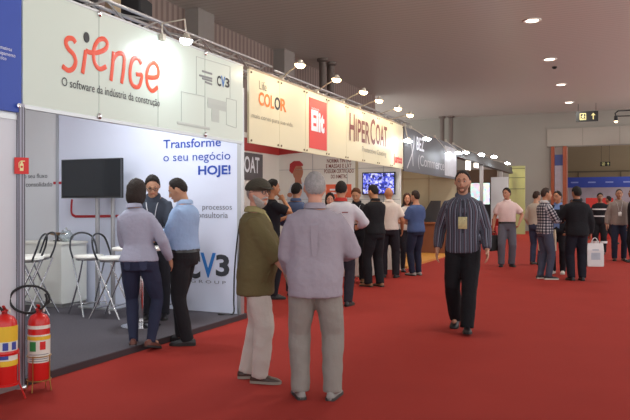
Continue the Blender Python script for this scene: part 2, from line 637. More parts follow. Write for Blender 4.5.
class Figure:
    """One standing or walking person. Local frame: +y is ahead, +x is the person's right side."""

    def __init__(self, pos, rot, label, H=1.75, sex='m', girth=1.0, belly=0.0, lean=0.0, twist=0.0, head=(0, 0), tone='c99a7c', voxel=.012,
                 arms=None, feet=None, group=None, hips=(0, 0, 0), tilt=0.0):
        self.s = H / 1.75
        self.voxel = voxel
        self.root = thing('person', label, 'person', pos, math.radians(rot), group)
        self.D = MALE if sex == 'm' else FEMALE
        self.sex = sex
        self.g, self.belly = girth, belly
        self.lean, self.twist = math.radians(lean), math.radians(twist)
        self.tilt = math.radians(tilt)
        self.hipoff = V(hips)
        self.seed = sum(map(ord, label)) % 97 / 7.0
        self.tone = tone
        D = self.D
        # legs
        feet = feet or {}
        self.leg = {}
        for sd in (-1, 1):
            fx, fy, lift, ang, pitch = feet.get(sd, (.10 * sd, 0, 0, -8 * sd, 0))
            hip = V((D['hip'] * sd, 0, .905)) + self.hipoff
            pr = math.radians(pitch)
            fd = V((-math.sin(math.radians(ang)), math.cos(math.radians(ang)), 0))
            ank = V((fx, fy, .078 + lift))
            knee, ank = two_bone(hip, ank, .415, .425, fd + V((sd * .12, 0, .0)))
            self.leg[sd] = (hip, knee, ank, fd, pr)
        # arms
        arms = arms or {}
        self.arm = {}
        for sd in (-1, 1):
            sh = self.T(V((D['sh'][0] * sd * (1 + (girth - 1) * .5), -.006, D['sh'][1])))
            sp = arms.get(sd, {})
            tg = sp.get('to')
            if tg is None:
                tg = sh + V((.065 * sd, .05, -.525))
            pole = V(sp.get('pole', (.25 * sd, -1, -.1)))
            el, wr = two_bone(sh, V(tg), .285, .255, pole)
            d = V(sp['dir']) if 'dir' in sp else (wr - el).normalized()
            n = V(sp.get('palm', (-sd, .15, 0)))
            self.arm[sd] = (sh, el, wr, d, n, sp.get('curl', .35))
        # head
        hy, hp = math.radians(head[0]), math.radians(head[1])
        self.nb = self.T(V((0, -.006, 1.49)))
        self.Rh = rotm('Z', self.twist) @ rotm('X', -self.lean * .55) @ rotm('Z', hy) @ rotm('X', -hp)
        self.hc = self.nb + rotm('Z', self.twist) @ rotm('X', -self.lean * .7) @ V((0, .012, .054)) + self.Rh @ V((0, .014, .100))
        self.body()

    def T(self, p):
        w = sstep(.93, 1.30, p.z)
        piv = V((0, 0, .95))
        R = rotm('Y', self.tilt * w) @ rotm('Z', self.twist * w) @ rotm('X', -self.lean * (.25 + .75 * w if p.z > .95 else w))
        return piv + R @ (p - piv) + self.hipoff

    def dims(self, z):
        t = self.D['tor']
        if z <= t[0][0]:
            r = list(t[0][1:])
        else:
            r = list(t[-1][1:])
            for a, b in zip(t, t[1:]):
                if a[0] <= z <= b[0]:
                    q = (z - a[0]) / (b[0] - a[0])
                    r = [a[i] + (b[i] - a[i]) * q for i in (1, 2, 3)]
                    break
        gz = 1 + (self.g - 1) * (1 if z < 1.42 else max(0, 1 - (z - 1.42) / .08))
        hx, hy, yo = r[0] * gz, r[1] * gz, r[2]
        if self.belly:
            b = self.belly * math.exp(-((z - 1.08) / .13) ** 2)
            hy += b * .6; yo += b * .55; hx += b * .35
        return hx, hy, yo

    def ring(self, z, off=0.0, n=20, flare=0.0, zd=None):
        hx, hy, yo = self.dims(z if zd is None else zd)
        hx += off + flare; hy += off + flare
        out = []
        for k in range(n):
            a = 2 * math.pi * k / n
            c, s = math.cos(a), math.sin(a)
            e = .88
            out.append(self.T(V((hx * math.copysign(abs(c) ** e, c), yo + hy * math.copysign(abs(s) ** e, s), z))))
        return out

    def front(self, x, z, off=.0):
        hx, hy, yo = self.dims(z)
        q = max(0, 1 - (abs(x) / (hx + off)) ** 2.27)
        return self.T(V((x, yo + (hy + off) * q ** .44, z)))

    def back(self, x, z, off=.0):
        hx, hy, yo = self.dims(z)
        q = max(0, 1 - (abs(x) / (hx + off)) ** 2.27)
        return self.T(V((x, yo - (hy + off) * q ** .44, z)))

    def obj(self, name, mb, m, parent=None, smooth=True):
        mb.v = [p * self.s for p in mb.v]
        return mb.build(name, m, parent or self.root, smooth=smooth)

    def H(self, p):
        return self.hc + self.Rh @ V(p)

    # ---- body
    def body(self):
        mb = MB()
        D = self.D
        zs = [a[0] for a in D['tor']]
        mb.loft([self.ring(z, -.006) for z in zs])
        mb.tube([self.T(V((0, -.012, 1.42))), self.nb, self.H((0, -.014, -.05))], [.058 if self.sex == 'm' else .046, .056 if self.sex == 'm' else .045, .053 if self.sex == 'm' else .045], n=14)
        dirs, fs = sphere_dirs()
        mb.add([self.H(headpt(d)) for d in dirs], fs)
        # nose, ears, chin, lips ridge
        mb.tube([self.H((0, .089, .022)), self.H((0, .102, -.005)), self.H((0, .110, -.022))], [.008, .011, .0135], n=8)
        mb.ellipsoid(self.H((-.011, .094, -.024)), (.009, .010, .007)); mb.ellipsoid(self.H((.011, .094, -.024)), (.009, .010, .007))
        mb.ellipsoid(self.H((0, .083, -.088)), (.022, .018, .016))
        mb.ellipsoid(self.H((0, .090, -.050)), (.022, .010, .010))
        mb.tube([self.H((-.05, .082, .034)), self.H((0, .092, .032)), self.H((.05, .082, .034))], .0065, n=7)
        for sd in (-1, 1):
            mb.ellipsoid(self.H((.080 * sd, -.006, -.002)), (.010, .020, .032), self.Rh @ rotm('Z', -.45 * sd) @ rotm('X', .15))
        ar, lr = D['arm'], D['leg']
        g = .5 + self.g * .5
        for sd in (-1, 1):
            sh, el, wr, d, n, cu = self.arm[sd]
            inner = self.T(V((D['sh'][0] * .55 * sd, -.005, D['sh'][1] - .01)))
            mb.tube([inner, sh, sh.lerp(el, .5), el, el.lerp(wr, .3), wr], [.05, ar[0] * g, ar[1] * g, ar[2] * g, ar[3] * g, ar[4]], n=12)
            hand(mb, wr + d * .004, d, n, sd, cu, fat=1.0 if self.sex == 'm' else .88)
            hip, kn, an, fd, pr = self.leg[sd]
            mb.tube([hip + V((0, 0, .02)), hip.lerp(kn, .5), kn, kn.lerp(an, .33), an, an + fd * .02 - V((0, 0, .03))], [lr[0] * g, lr[1] * g, lr[2], lr[3], lr[4], .036], n=12)
            mb.tube([an - V((0, 0, .045)) - fd * .02, an + fd * .11 - V((0, 0, .05))], [.032, .026], n=8)
        me = remeshed(mb, self.voxel * .62, 2, .5)
        self.body_obj = mesh_obj('body', me, skin(self.tone), self.root, self.s)
        # face
        dark = mat('pupil', '#1c130e', .3); white = mat('eye_white', '#b5aaa0', .4)
        lipm = mat('lip_' + self.tone, tuple(a * b for a, b in zip([int(self.tone[i:i + 2], 16) / 255 for i in (0, 2, 4)], (.86, .66, .62))), .5)
        for sd in (-1, 1):
            c = V((.032 * sd, .0785, .010))
            e = MB().ellipsoid(self.H(c), (.0112, .0112, .0085), self.Rh)
            eo = self.obj('eye', e, white)
            i = MB().ellipsoid(self.H(c + V((0, .0098, 0))), (.0062, .0042, .0062), self.Rh)
            self.obj('iris', i, dark, eo)
        li = MB().tube([self.H((-.023, .090, -.052)), self.H((-.010, .0985, -.050)), self.H((.010, .0985, -.050)), self.H((.023, .090, -.052))], [(.004, .004), (.0045, .0075), (.0045, .0075), (.004, .004)], n=8, ref=self.Rh @ V((0, 1, 0)))
        self.obj('lips', li, lipm)

    # ---- hair, hats, beards
    def shell(self, name, th, m, lump=.15, extra=None):
        dirs, fs = sphere_dirs(40, 28)
        vs = []
        for d in dirs:
            al = math.atan2(abs(d[0]), d[1])
            t = th(d, al)
            p = headpt(d)
            nrm = V((d[0] / .080, d[1] / .100, d[2] / .121)).normalized()
            if t > 0:
                t *= 1 + lump * noise.noise(V(d) * 7 + V((self.seed, 0, 0)))
            p = p + nrm * t
            if extra:
                p = extra(p, d, al, t)
            vs.append(self.H(p))
        return self.obj(name, MB().add(vs, fs), m)

    def hair(self, color, thick=.016, style='short', front=.76, brow=True):
        hm = mat('hair_' + color, '#' + color, .7, vary=.4, vscale=45, bump=.6, bscale=110, spec=.3)
        def lineat(al):
            if style == 'bob':
                pts = [(0, front), (.5, front - .05), (.8, .40), (1.05, -.3), (1.3, -1.2), (3.2, -1.2)]
            elif style == 'fringe':         # bald on top, hair only round the sides and back
                pts = [(0, 2), (1.2, 2), (1.5, .15), (1.75, -.15), (2.1, -.55), (3.2, -.62)]
            else:
                pts = [(0, front), (.45, front - .02), (.75, front - .10), (1.10, .42), (1.30, .18), (1.44, .02), (1.52, .14), (1.60, .24), (1.78, .20), (1.95, -.18), (2.3, -.44), (3.2, -.52)]
            for a, b in zip(pts, pts[1:]):
                if a[0] <= al <= b[0]:
                    return a[1] + (b[1] - a[1]) * (al - a[0]) / (b[0] - a[0])
            return pts[-1][1]
        def th(d, al):
            k = sstep(-.07, .16, d[2] - lineat(al) + .10 * noise.noise(V(d) * 9 + V((self.seed, 2, 0))))
            if style == 'fringe':
                k *= 1 - sstep(.45, .62, d[2])
            return -.010 + k * (thick * (.7 + .6 * max(0, d[2])) + .010)
        def ex(p, d, al, t):
            if style == 'bob' and al > .85 and d[2] < .1:
                q = sstep(.1, -.8, d[2])
                p = V((p.x * (1 + .30 * q), p.y * (1 + .20 * q) - .010 * q, p.z - .022 * q))
            return p
        o = self.shell('hair', th, hm, .35, ex)
        if brow:
            for sd in (-1, 1):
                e = MB().tube([self.H((.014 * sd, .0905, .033)), self.H((.032 * sd, .0875, .039)), self.H((.050 * sd, .078, .033))], [(.003, .004), (.003, .0045), (.002, .002)], n=6, ref=self.Rh @ V((0, 1, 0)))
                self.obj('eyebrow', e, hm)
        return o

    def beard(self, color):
        hm = mat('beard_' + color, '#' + color, .8, vary=.25, vscale=60, bump=.5, bscale=120)
        def th(d, al):
            top = -.50 if al < .45 else -.50 + (al - .45) * .50
            k = sstep(.0, -.14, d[2] - top) * sstep(1.62, 1.40, al)
            return -.012 + k * .025
        o = self.shell('beard', th, hm, .3)
        e = MB().tube([self.H((-.034, .082, -.052)), self.H((-.012, .100, -.037)), self.H((.012, .100, -.037)), self.H((.034, .082, -.052))], [.006, .009, .009, .006], n=8)
        self.obj('moustache', e, hm)

    def stubble(self, color):
        hm = mat('stubble_' + color, '#' + color, .8, vary=.3, vscale=80)
        def th(d, al):
            top = -.36 if al < .4 else -.36 + (al - .4) * .42
            k = sstep(.0, -.10, d[2] - top) * sstep(1.40, 1.15, al)
            return -.012 + k * .0150
        self.shell('beard', th, hm, .1)

    def glasses(self):
        mb = MB()
        for sd in (-1, 1):
            c = V((.033 * sd, .103, .008))
            mb.tube([self.H(c + V((.024 * math.cos(a), -.004 * abs(math.cos(a)), .018 * math.sin(a)))) for a in [2 * math.pi * k / 14 for k in range(14)]], .0028, n=6, closed=True)
            mb.tube([self.H((.057 * sd, .099, .012)), self.H((.083 * sd, .06, .014)), self.H((.089 * sd, -.01, .012))], .0026, n=6)
        mb.tube([self.H((-.010, .104, .012)), self.H((.010, .104, .012))], .0026, n=6)
        return self.obj('glasses', mb, mat('spectacle_frame', '#1b1b1d', .35))

    def flat_cap(self, color):
        m = mat('cap_' + color, '#' + color, .9, vary=.18, vscale=40, bump=.4, bscale=80)
        def th(d, al):
            k = sstep(.16, .26, d[2] + .14 * d[1] * -1 * 0)
            return -.012 + k * (.036 + .012 * max(0, d[1]))
        def ex(p, d, al, t):
            if d[2] > .2:
                p = V((p.x * 1.05, p.y * 1.04 + .012 * d[2], p.z * .90 + .008))
            return p
        o = self.shell('flat_cap', th, m, .06, ex)
        R = self.Rh @ rotm('X', -.28)
        v = MB().ellipsoid(self.H((0, .112, .044)), (.072, .052, .0085), R, n=20)
        self.obj('peak', v, m, o)

    # ---- clothes
    def seg_uv(self, me):
        co = get_co(me) / 1.0
        segs = []
        for sd in (-1, 1):
            sh, el, wr = self.arm[sd][:3]
            segs += [(sh, el), (el, wr)]
        u = np.zeros(len(co)); v = np.zeros(len(co)); best = np.full(len(co), 9.0)
        for (a, b) in segs:
            ax = np.array(b - a); L = np.linalg.norm(ax); ax /= L
            rel = co - np.array(a)
            t = np.clip(rel @ ax, 0, L)
            perp = rel - t[:, None] * ax
            dist = np.linalg.norm(perp, axis=1)
            e1 = np.array(V(ax).orthogonal().normalized()); e2 = np.cross(ax, e1)
            ang = np.arctan2(perp @ e2, perp @ e1)
            hit = (dist < best)
            u = np.where(hit, ang * .055 + 1, u); v = np.where(hit, t, v); best = np.minimum(best, dist)
        tors = (np.abs(co[:, 0]) < .165 * self.g) & (best > .045) | (best > .085)
        ut = np.arctan2(co[:, 0], np.abs(co[:, 1]) + .02) * .16 + 1 + (co[:, 1] < 0) * .02
        u = np.where(tors, ut, u); v = np.where(tors, co[:, 2], v)
        for nm, arr in (('u', u), ('v', v)):
            at = me.attributes.new(nm, 'FLOAT', 'POINT')
            at.data.foreach_set('value', arr.astype(np.float32))

    def top(self, name, m, sleeve='long', hem=1.0, off=.012, flare=0.0, fold=.005, neck=1.480, loose=0.0):
        mb = MB()
        D = self.D
        zs = [hem] + [z for z in (.80, .88, .95, 1.02, 1.10, 1.18, 1.26, 1.33, 1.39, 1.425, 1.455) if z > hem + .02] + [neck]
        rings = []
        for z in zs:
            fl = flare * sstep(1.15, hem, z) if hem < .99 else 0
            o = off + loose * (math.exp(-((z - 1.06) / .12) ** 2)) - (.004 if z > 1.45 else 0)
            rings.append(self.ring(z, o, 24, fl, max(z, .90) if hem < .99 else None))
        mb.loft(rings)
        ar = D['arm']; g = .5 + self.g * .5
        k = off + .004
        for sd in (-1, 1):
            sh, el, wr, d, n, cu = self.arm[sd]
            inner = self.T(V((D['sh'][0] * .5 * sd, -.005, D['sh'][1] - .012)))
            if sleeve == 'long':
                e = wr - (wr - el).normalized() * .012
                mb.tube([inner, sh, sh.lerp(el, .5), el, el.lerp(e, .5), e], [.050, ar[0] * g + k * .45, ar[1] * g + k + .004, ar[2] * g + k + .006, ar[3] * g + k + .003, ar[4] + k + .003], n=14, round_ends=False)
            elif sleeve == 'roll':
                e = el.lerp(wr, .42)
                mb.tube([inner, sh, sh.lerp(el, .5), el, e], [.050, ar[0] * g + k * .45, ar[1] * g + k + .004, ar[2] * g + k + .008, ar[3] * g + k + .006], n=14, round_ends=False)
            elif sleeve == 'short':
                e = sh.lerp(el, .78)
                mb.tube([inner, sh, sh.lerp(el, .45), e], [.050, ar[0] * g + k * .45, ar[1] * g + k + .008, ar[1] * g + k + .012], n=14, round_ends=False)
        me = remeshed(mb, self.voxel, round(.14 / self.voxel), .5)
        if fold:
            wrinkle(me, fold, 10, self.seed, .55)
        self.seg_uv(me)
        self.off = off
        o = mesh_obj(name, me, m, self.root, self.s)
        return o

    def collar(self, m, h=.045, name='collar', spread=.010):
        mb = MB()
        n = 24
        prof = [(.004, 0), (.006 + spread * .2, h * .6), (.004, h), (.012 + spread, h * .72), (.020 + spread, 0.0), (.014, -.004)]
        rings = []
        for k in range(n):
            a = 2 * math.pi * (k + .5) / n - math.pi / 2
            ring = []
            for (o, dz) in prof:
                fr = max(0, math.sin(a))
                z = 1.487 + dz - .034 * fr ** 2
                r = .061 if self.sex == 'm' else .052
                ring.append(self.T(V(((r + o) * math.cos(a), -.010 + (r + o) * math.sin(a) + .006 * fr, z))))
            rings.append(ring)
        nn = len(prof)
        vs = [p for r in rings for p in r]
        fs = []
        for k in range(n):
            for j in range(nn):
                fs.append((k * nn + j, k * nn + (j + 1) % nn, ((k + 1) % n) * nn + (j + 1) % nn, ((k + 1) % n) * nn + j))
        mb.add(vs, fs)
        return self.obj(name, mb, m)

    def trousers(self, m, cut='straight', off=.012, waist=1.0, fold=.005, name='trousers'):
        mb = MB()
        D = self.D
        zs = [.835, .87, .91, .95, waist]
        mb.loft([self.ring(z, off * .9, 24) for z in zs])
        lr = D['leg']; g = .5 + self.g * .5
        for sd in (-1, 1):
            hip, kn, an, fd, pr = self.leg[sd]
            e = an - V((0, 0, .028)) + fd * .004
            if cut == 'slim':
                rr = [lr[0] * g + .010, lr[1] * g + .010, lr[2] + .012, lr[3] + .010, lr[4] + .012]
            elif cut == 'wide':
                rr = [lr[0] * g + .014, lr[1] * g + .020, lr[2] + .032, lr[3] + .030, .074]
            else:
                rr = [lr[0] * g + .010, lr[1] * g + .014, lr[2] + .022, lr[3] + .020, .064]
            mid = kn.lerp(e, .45)
            mb.tube([hip + V((0, 0, .03)), hip.lerp(kn, .5), kn, mid, e], rr, n=14, round_ends=False)
        me = remeshed(mb, self.voxel, 4, .5)
        if fold:
            wrinkle(me, fold, 8, self.seed + 4, 1.3)
        return mesh_obj(name, me, m, self.root, self.s)

    def belt(self, m, z=.995, off=.020):
        mb = MB()
        a, b = self.ring(z - .018, off, 28), self.ring(z + .018, off, 28)
        c, d = self.ring(z + .018, off - .012, 28), self.ring(z - .018, off - .012, 28)
        n = 28
        vs = a + b + c + d
        fs = []
        for i in range(4):
            for k in range(n):
                fs.append((i * n + k, i * n + (k + 1) % n, ((i + 1) % 4) * n + (k + 1) % n, ((i + 1) % 4) * n + k))
        return self.obj('belt', mb.add(vs, fs), m)

    def shoes(self, m, sole=None, style='shoe'):
        for sd in (-1, 1):
            hip, kn, an, fd, pr = self.leg[sd]
            R = M((( fd.y, fd.x, 0), (-fd.x, fd.y, 0), (0, 0, 1)))   # local y -> fd
            R = rotm('Z', math.atan2(-fd.x, fd.y)) @ rotm('X', pr)
            base = an - V((0, 0, .078))
            piv = V((0, .0, .078))
            def W(p):
                return base + piv + R @ (V(p) - piv)
            secs = [(-.078, .020, .050), (-.070, .031, .066), (-.035, .036, .084), (.015, .037, .092), (.055, .041, .078), (.105, .047, .058), (.150, .045, .048), (.182, .031, .036), (.196, .014, .024)]
            rings = []
            for (y, hw, h) in secs:
                ring = []
                for k in range(12):
                    a = math.pi * 2 * k / 12
                    c, s = math.cos(a), math.sin(a)
                    ring.append(W((hw * math.copysign(abs(c) ** .7, c) * (1 if s < .1 else .92), y, .022 + (h - .022) * max(0, s) ** .8 if s > 0 else .022 + .016 * s)))
                rings.append(ring)
            so = self.obj('shoe', MB().loft(rings), m)
            mb = MB()
            pl = [(hw + .004, y) for (y, hw, h) in secs]
            out = [V((hw, y, 0)) for hw, y in pl] + [V((-hw, y, 0)) for hw, y in reversed(pl)]
            lo = [W((p.x, p.y, .001)) for p in out]; hi = [W((p.x, p.y, .024)) for p in out]
            mb.loft([lo, hi])
            if style == 'heel':
                mb.loft([[W((.022 * math.cos(a), -.045 + .024 * math.sin(a), zz)) for a in [2 * math.pi * k / 10 for k in range(10)]] for zz in (.0, .03)])
            self.obj('sole', mb, sole or mat('sole_dark', '#1d1a19', .7), so)

    def strip(self, name, zs, ws, m, off=None, thick=.004):
        """A strip of cloth lying on the chest, e.g. a shirt front seen in an open jacket."""
        off = self.off if off is None else off
        mb = MB()
        rings = []
        for z, w in zip(zs, ws):
            f = [self.front(x, z, off + thick) for x in (-w, -w * .5, 0, w * .5, w)]
            b = [self.front(x, z, off - .012) for x in (w, w * .5, 0, -w * .5, -w)]
            rings.append(f + b)
        mb.loft(rings)
        return self.obj(name, mb, m)

    def lanyard(self, m, badge_m, z0=1.15, w=.045, h=.06):
        mb = MB()
        for sd in (-1, 1):
            pts = [self.T(V((.055 * sd, -.045, 1.492))), self.T(V((.072 * sd, .02, 1.475))), self.front(.062 * sd, 1.42, self.off + .008), self.front(.045 * sd, 1.34, self.off + .008), self.front(.022 * sd, 1.22, self.off + .009), self.front(.003 * sd, z0, self.off + .010)]
            mb.tube(smooth_line(pts, 3), [(.0025, .007)] * (3 * (len(pts) - 1) + 1), n=6, ref=V((0, 1, 0)))
        lo = self.obj('lanyard', mb, m)
        c = self.front(0, z0 - h, self.off + .012)
        b = MB().rbox(c, (w * 2, .006, h * 2), .003, rotm('Z', self.twist) @ rotm('X', -self.lean))
        self.obj('badge', b, badge_m, lo)
        return lo


# ================================================================== the hall
FX = -4.25                      # plane of the stand fronts along the aisle
FZ0, FZ1 = 2.22, 3.16           # fascia boards
PAN = .865                      # stand module
S1A, S1B = 3.95, 7.41           # first stand along the aisle
S2A, S2B = 7.56, 14.42
S3A, S3B = 14.50, 19.95
END_Y = 38.9
DECK = .065

white_panel = mat('white_panel', '#d6d6d8', .45, vary=.02)
alu = mat('aluminium', '#b9bbbd', .35, .85)
chrome = mat('chrome', '#d6d6d8', .16, 1.0)
black_plastic = mat('black_plastic', '#141416', .45)
black_matte = mat('black_matte', '#17171a', .8)
red_paint = mat('red_paint', '#c8201c', .32, spec=.5)

# red carpet
carpet = mat('red_carpet', '#96322b', .95, vary=.10, vscale=1.6, bump=.35, bscale=260, spec=.12)
struct('floor', MB().span((-14, -3, -.1), (6.5, 66, 0)), carpet)

# grey carpet laid on the low decks of the stands
grey_carpet = mat('grey_carpet', '#58545a', .95, vary=.22, vscale=45, bump=.5, bscale=200, spec=.1)
dark_edge = mat('deck_edge', '#3a2c30', .8)
d = MB().span((-9.0, S1A + .05, 0), (FX - .004, S1B + .10, DECK - .008))
struct('floor_deck_base', d, dark_edge)
struct('floor_deck', MB().span((-9.0, S1A + .05, DECK - .008), (FX - .004, S1B + .10, DECK)), grey_carpet)
struct('floor_display', MB().span((-7.4, S3A + .3, 0), (FX - .02, S3B, .05)), mat('yellow_floor', '#c98a3a', .5, vary=.05))

# ceiling of narrow metal slats
ceil_m = band_mat('ceiling_slats', '#b6b4ae', '#a4a29b', 1, .22, .82, .36, .22)
nt, b = nodes_of(ceil_m)
b.inputs['Specular IOR Level'].default_value = .55
c = MB().span((-16, -3, CEIL_Z), (6.5, END_Y + .2, CEIL_Z + .15))
struct('ceiling', c, ceil_m)

# ribbed metal wall on the left of the hall
rib = band_mat('ribbed_wall', '#93817a', '#78675f', 1, .22, .55, .6, .6)
w = MB().span((-10.25, -3, 0), (-10.05, 29.6, CEIL_Z))
struct('wall_left', w, rib)
grey_wall = mat('plaster_grey', '#94928a', .8, vary=.03, vscale=1.2)
col_m = mat('column_paint', '#8d8782', .6, vary=.06)
for px, wd in ((195, .75), (280, .75)):
    p = on_x(px, 40, -10.0)
    q = MB()
    q.box((-9.85, p.y, CEIL_Z / 2), (.4, wd, CEIL_Z))
    q.box((-9.85, p.y, CEIL_Z - 1.0), (.55, wd + .12, .12))
    struct('column', q, col_m)
pipe = mat('column_steel', '#6b615b', .5, .3)
for (x, y) in ((-9.15, 21.4), (-9.15, 22.1), (-8.95, 38.1), (-8.45, 38.1)):
    q = MB().tube([(x, y, 0), (x, y, CEIL_Z)], .13, n=14, round_ends=False)
    q.lathe([(.13, CEIL_Z - .12), (.2, CEIL_Z - .08), (.2, CEIL_Z - .001)], (x, y, 0), 14)
    struct('column', q, pipe, smooth=True)

# far wall with the wide doorway into the next hall
DX0, DX1, DZ = -3.15, 5.0, 4.57
w = MB()
w.span((-16, END_Y, 0), (DX0, END_Y + .35, CEIL_Z))
w.span((DX1, END_Y, 0), (6.5, END_Y + .35, CEIL_Z))
w.span((DX0, END_Y, DZ), (DX1, END_Y + .35, CEIL_Z))
struct('wall_far', w, grey_wall)
t = MB()
t.span((DX0 - .22, END_Y - .10, DZ), (DX1 + .2, END_Y - .004, DZ + .98))
lint = struct('trim_doorway', t, mat('lintel_paint', '#99958c', .7, vary=.03))
tt = MB()
for k in range(1, 6):
    tt.span((DX0 - .22 + 1.8 * k - .008, END_Y - .112, DZ + .03), (DX0 - .22 + 1.8 * k + .008, END_Y - .101, DZ + .95))
tt.span((DX0 - .22, END_Y - .125, DZ - .03), (DX1 + .2, END_Y - .101, DZ + .03))
tt.build('seam', mat('seam_dark', '#77726a', .7), lint)

# timber jamb of the doorway, with a printed panel set between its posts
wood = mat('orange_wood', '#8a3f1f', .45, vary=.25, vscale=4)
jamb = struct('trim_jamb', MB().span((DX0, END_Y - .35, 0), (DX0 + .17, END_Y + .6, DZ)).span((DX0 + .60, END_Y - .35, 0), (DX0 + .79, END_Y + .6, DZ)), wood)
MB().span((DX0 + .17, END_Y - .1, 0), (DX0 + .60, END_Y + .6, DZ)).build('jamb_lining', mat('jamb_lining', '#8f8784', .6), jamb)
po = thing('door_poster', 'tall blue and pale printed poster between the orange wooden posts of the doorway', 'poster', (DX0 + .385, END_Y - .12, 1.6))
MB().box((0, 0, 1.0), (.41, .03, 1.9)).build('pale_panel', mat('poster_pale', '#a5a3b2', .5, vary=.3, vscale=3), po)
MB().box((0, -.005, 2.25), (.41, .034, .58)).build('blue_panel', mat('poster_blue', '#3a4a86', .5, vary=.2, vscale=3), po)

# the next hall
beige = mat('next_hall_plaster', '#9d8c72', .8, vary=.04)
struct('wall_next_hall', MB().span((-9, 64, 0), (15, 64.2, 7)).span((-9.2, END_Y + .35, 0), (-9, 64.2, 7)), beige)
struct('ceiling_next_hall', MB().span((-9.2, END_Y + .35, 6.9), (15, 64.2, 7.05)), mat('next_hall_ceiling', '#75695f', .7))
tr = MB().span((-9, 63.9, 4.28), (15, 63.99, 4.40))
for k in range(5):
    tr.span((-3 + 3.4 * k, 63.92, 0), (-2.9 + 3.4 * k, 63.99, 4.28))
struct('trim_next_hall', tr, mat('next_hall_trim', '#6d6252', .6))
for (x, y) in ((1.5, 46), (1.5, 56)):
    area_lamp('next_hall_fill', (x, y, 6.8), 170, (1, .86, .66), 1.2)  # added fill lights for the next hall, no fixtures behind them

# ================================================================== first stand along the aisle (and the blue one before it)
back_m = mat('stand_wall_pale', '#d4d6da', .5, vary=.015, vscale=1)
print_m = mat('stand_wall_print', '#d3d8ea', .45, vary=.012, vscale=1)
SW = struct('wall_stand_side', MB().span((-7.29, S1B, 0), (FX - .03, S1B + .05, 2.9)), print_m)
SL = struct('wall_stand_back', MB().span((-9.0, S1B, 0), (-7.29, S1B + .05, 2.9)).span((-9.05, S1A - .2, 0), (-9.0, S1B + .05, 2.9)), back_m)
MB().span((-7.315, S1B - .012, 0), (-7.265, S1B - .001, 2.9)).build('joint_profile', mat('joint_profile', '#aeb2ba', .4, .3), SL)
MB().span((FX - .075, S1B - .02, 0), (FX - .02, S1B + .06, 2.9)).build('end_profile', alu, SW)
blue_ink = mat('blue_ink', '#2347a4', .5)
light_ink = mat('grey_ink', '#6d7078', .6)
dark_ink = mat('dark_ink', '#33363d', .6)
cyan_ink = mat('sky_ink', '#2f78c4', .5)
NF = (0, -1, 0)


def wall_text(s, x0, x1, yb0, yb1, cap_px, m, parent, bold=0.0, spacing=1.0):
    a = on_y(x0, yb0, S1B); b_ = on_y(x1, yb1, S1B)
    z = (a.z + b_.z) / 2
    h = cap_px * (-(a.x + b_.x) / 2 * sy_ + S1B * cy_) / FPX
    return lettering(s, (a.x, S1B, z), (b_.x, S1B, z), h, NF, m, parent, bold, spacing)


wall_text('Transforme', 163.5, 221, 148, 146.4, 8.6, blue_ink, SW, .012)
wall_text('o seu neg\u00f3cio', 163.5, 230.5, 161, 159.8, 8.4, blue_ink, SW, .0)
wall_text('HOJE!', 198.3, 230.8, 174.8, 173.6, 8.6, blue_ink, SW, .03)
wall_text('processos', 202.5, 232, 209.8, 209.4, 5.6, light_ink, SW)
wall_text('consultoria', 194.5, 228, 218, 217.6, 5.8, light_ink, SW)
wall_text('C', 187, 200.5, 277.5, 277, 22, dark_ink, SW, .03)
wall_text('V', 200.5, 216, 277, 276.5, 24, cyan_ink, SW, .02)
wall_text('3', 216, 229.5, 275.5, 275, 20, dark_ink, SW, .035)
wall_text('G R O U P', 191, 226, 283.5, 283, 3.0, light_ink, SW)
wall_text('o seu fluxo', 24, 47.5, 178.5, 177.5, 4.4, dark_ink, SL)
wall_text('e consolidado', 22, 52.5, 187, 186.2, 4.6, dark_ink, SL)
red_line = mat('red_line', '#b3202c', .5)
mb = MB()
pts = [on_y(*p, S1B - .004) for p in ((53.5, 183), (77, 182.6), (77, 199), (72, 199.5), (71.4, 206), (71.6, 213), (74.5, 216), (80, 216.5), (118, 216), (150, 215.4))]
mb.tube(pts[:2], [(.004, .018)] * 2, ref=NF, n=8)
mb.tube(smooth_line(pts[3:], 3), [(.004, .018)] * (3 * 6 + 1), ref=NF, n=8)
mb.build('red_line', red_line, SL)

# white closed front of the stand before it
struct('wall_stand_front', MB().span((FX - .05, -2, .0), (FX - .01, S1A - .05, FZ0 - .08)), mat('front_panel', '#cdd2da', .5, vary=.02))
rail = MB().span((FX - .06, -2, FZ0 - .13), (FX, S1A - .05, FZ0 - .09)).span((FX - .055, -2, .0), (FX - .002, S1A - .05, .05))
struct('trim_stand_front', rail, alu)
post = thing('stand_post', 'grey aluminium corner post between the white stand front and the grey deck', 'post', (FX - .0, S1A - .015, 0))
MB().tube([(0, 0, 0), (0, 0, FZ0 + .0)], .030, n=8, round_ends=False).build('profile', mat('post_grey', '#a9aab8', .4, .15), post)
g = MB()
for k in range(8):
    a = math.pi / 8 + k * math.pi / 4
    g.box((.029 * math.cos(a), .029 * math.sin(a), FZ0 / 2), (.006, .006, FZ0 - .05))
g.build('groove', mat('post_groove', '#5a5c62', .5), post)
MB().lathe([(.0, 0), (.05, 0), (.05, .012), (.033, .02), (0, .02)], n=14).build('foot_plate', alu, post)

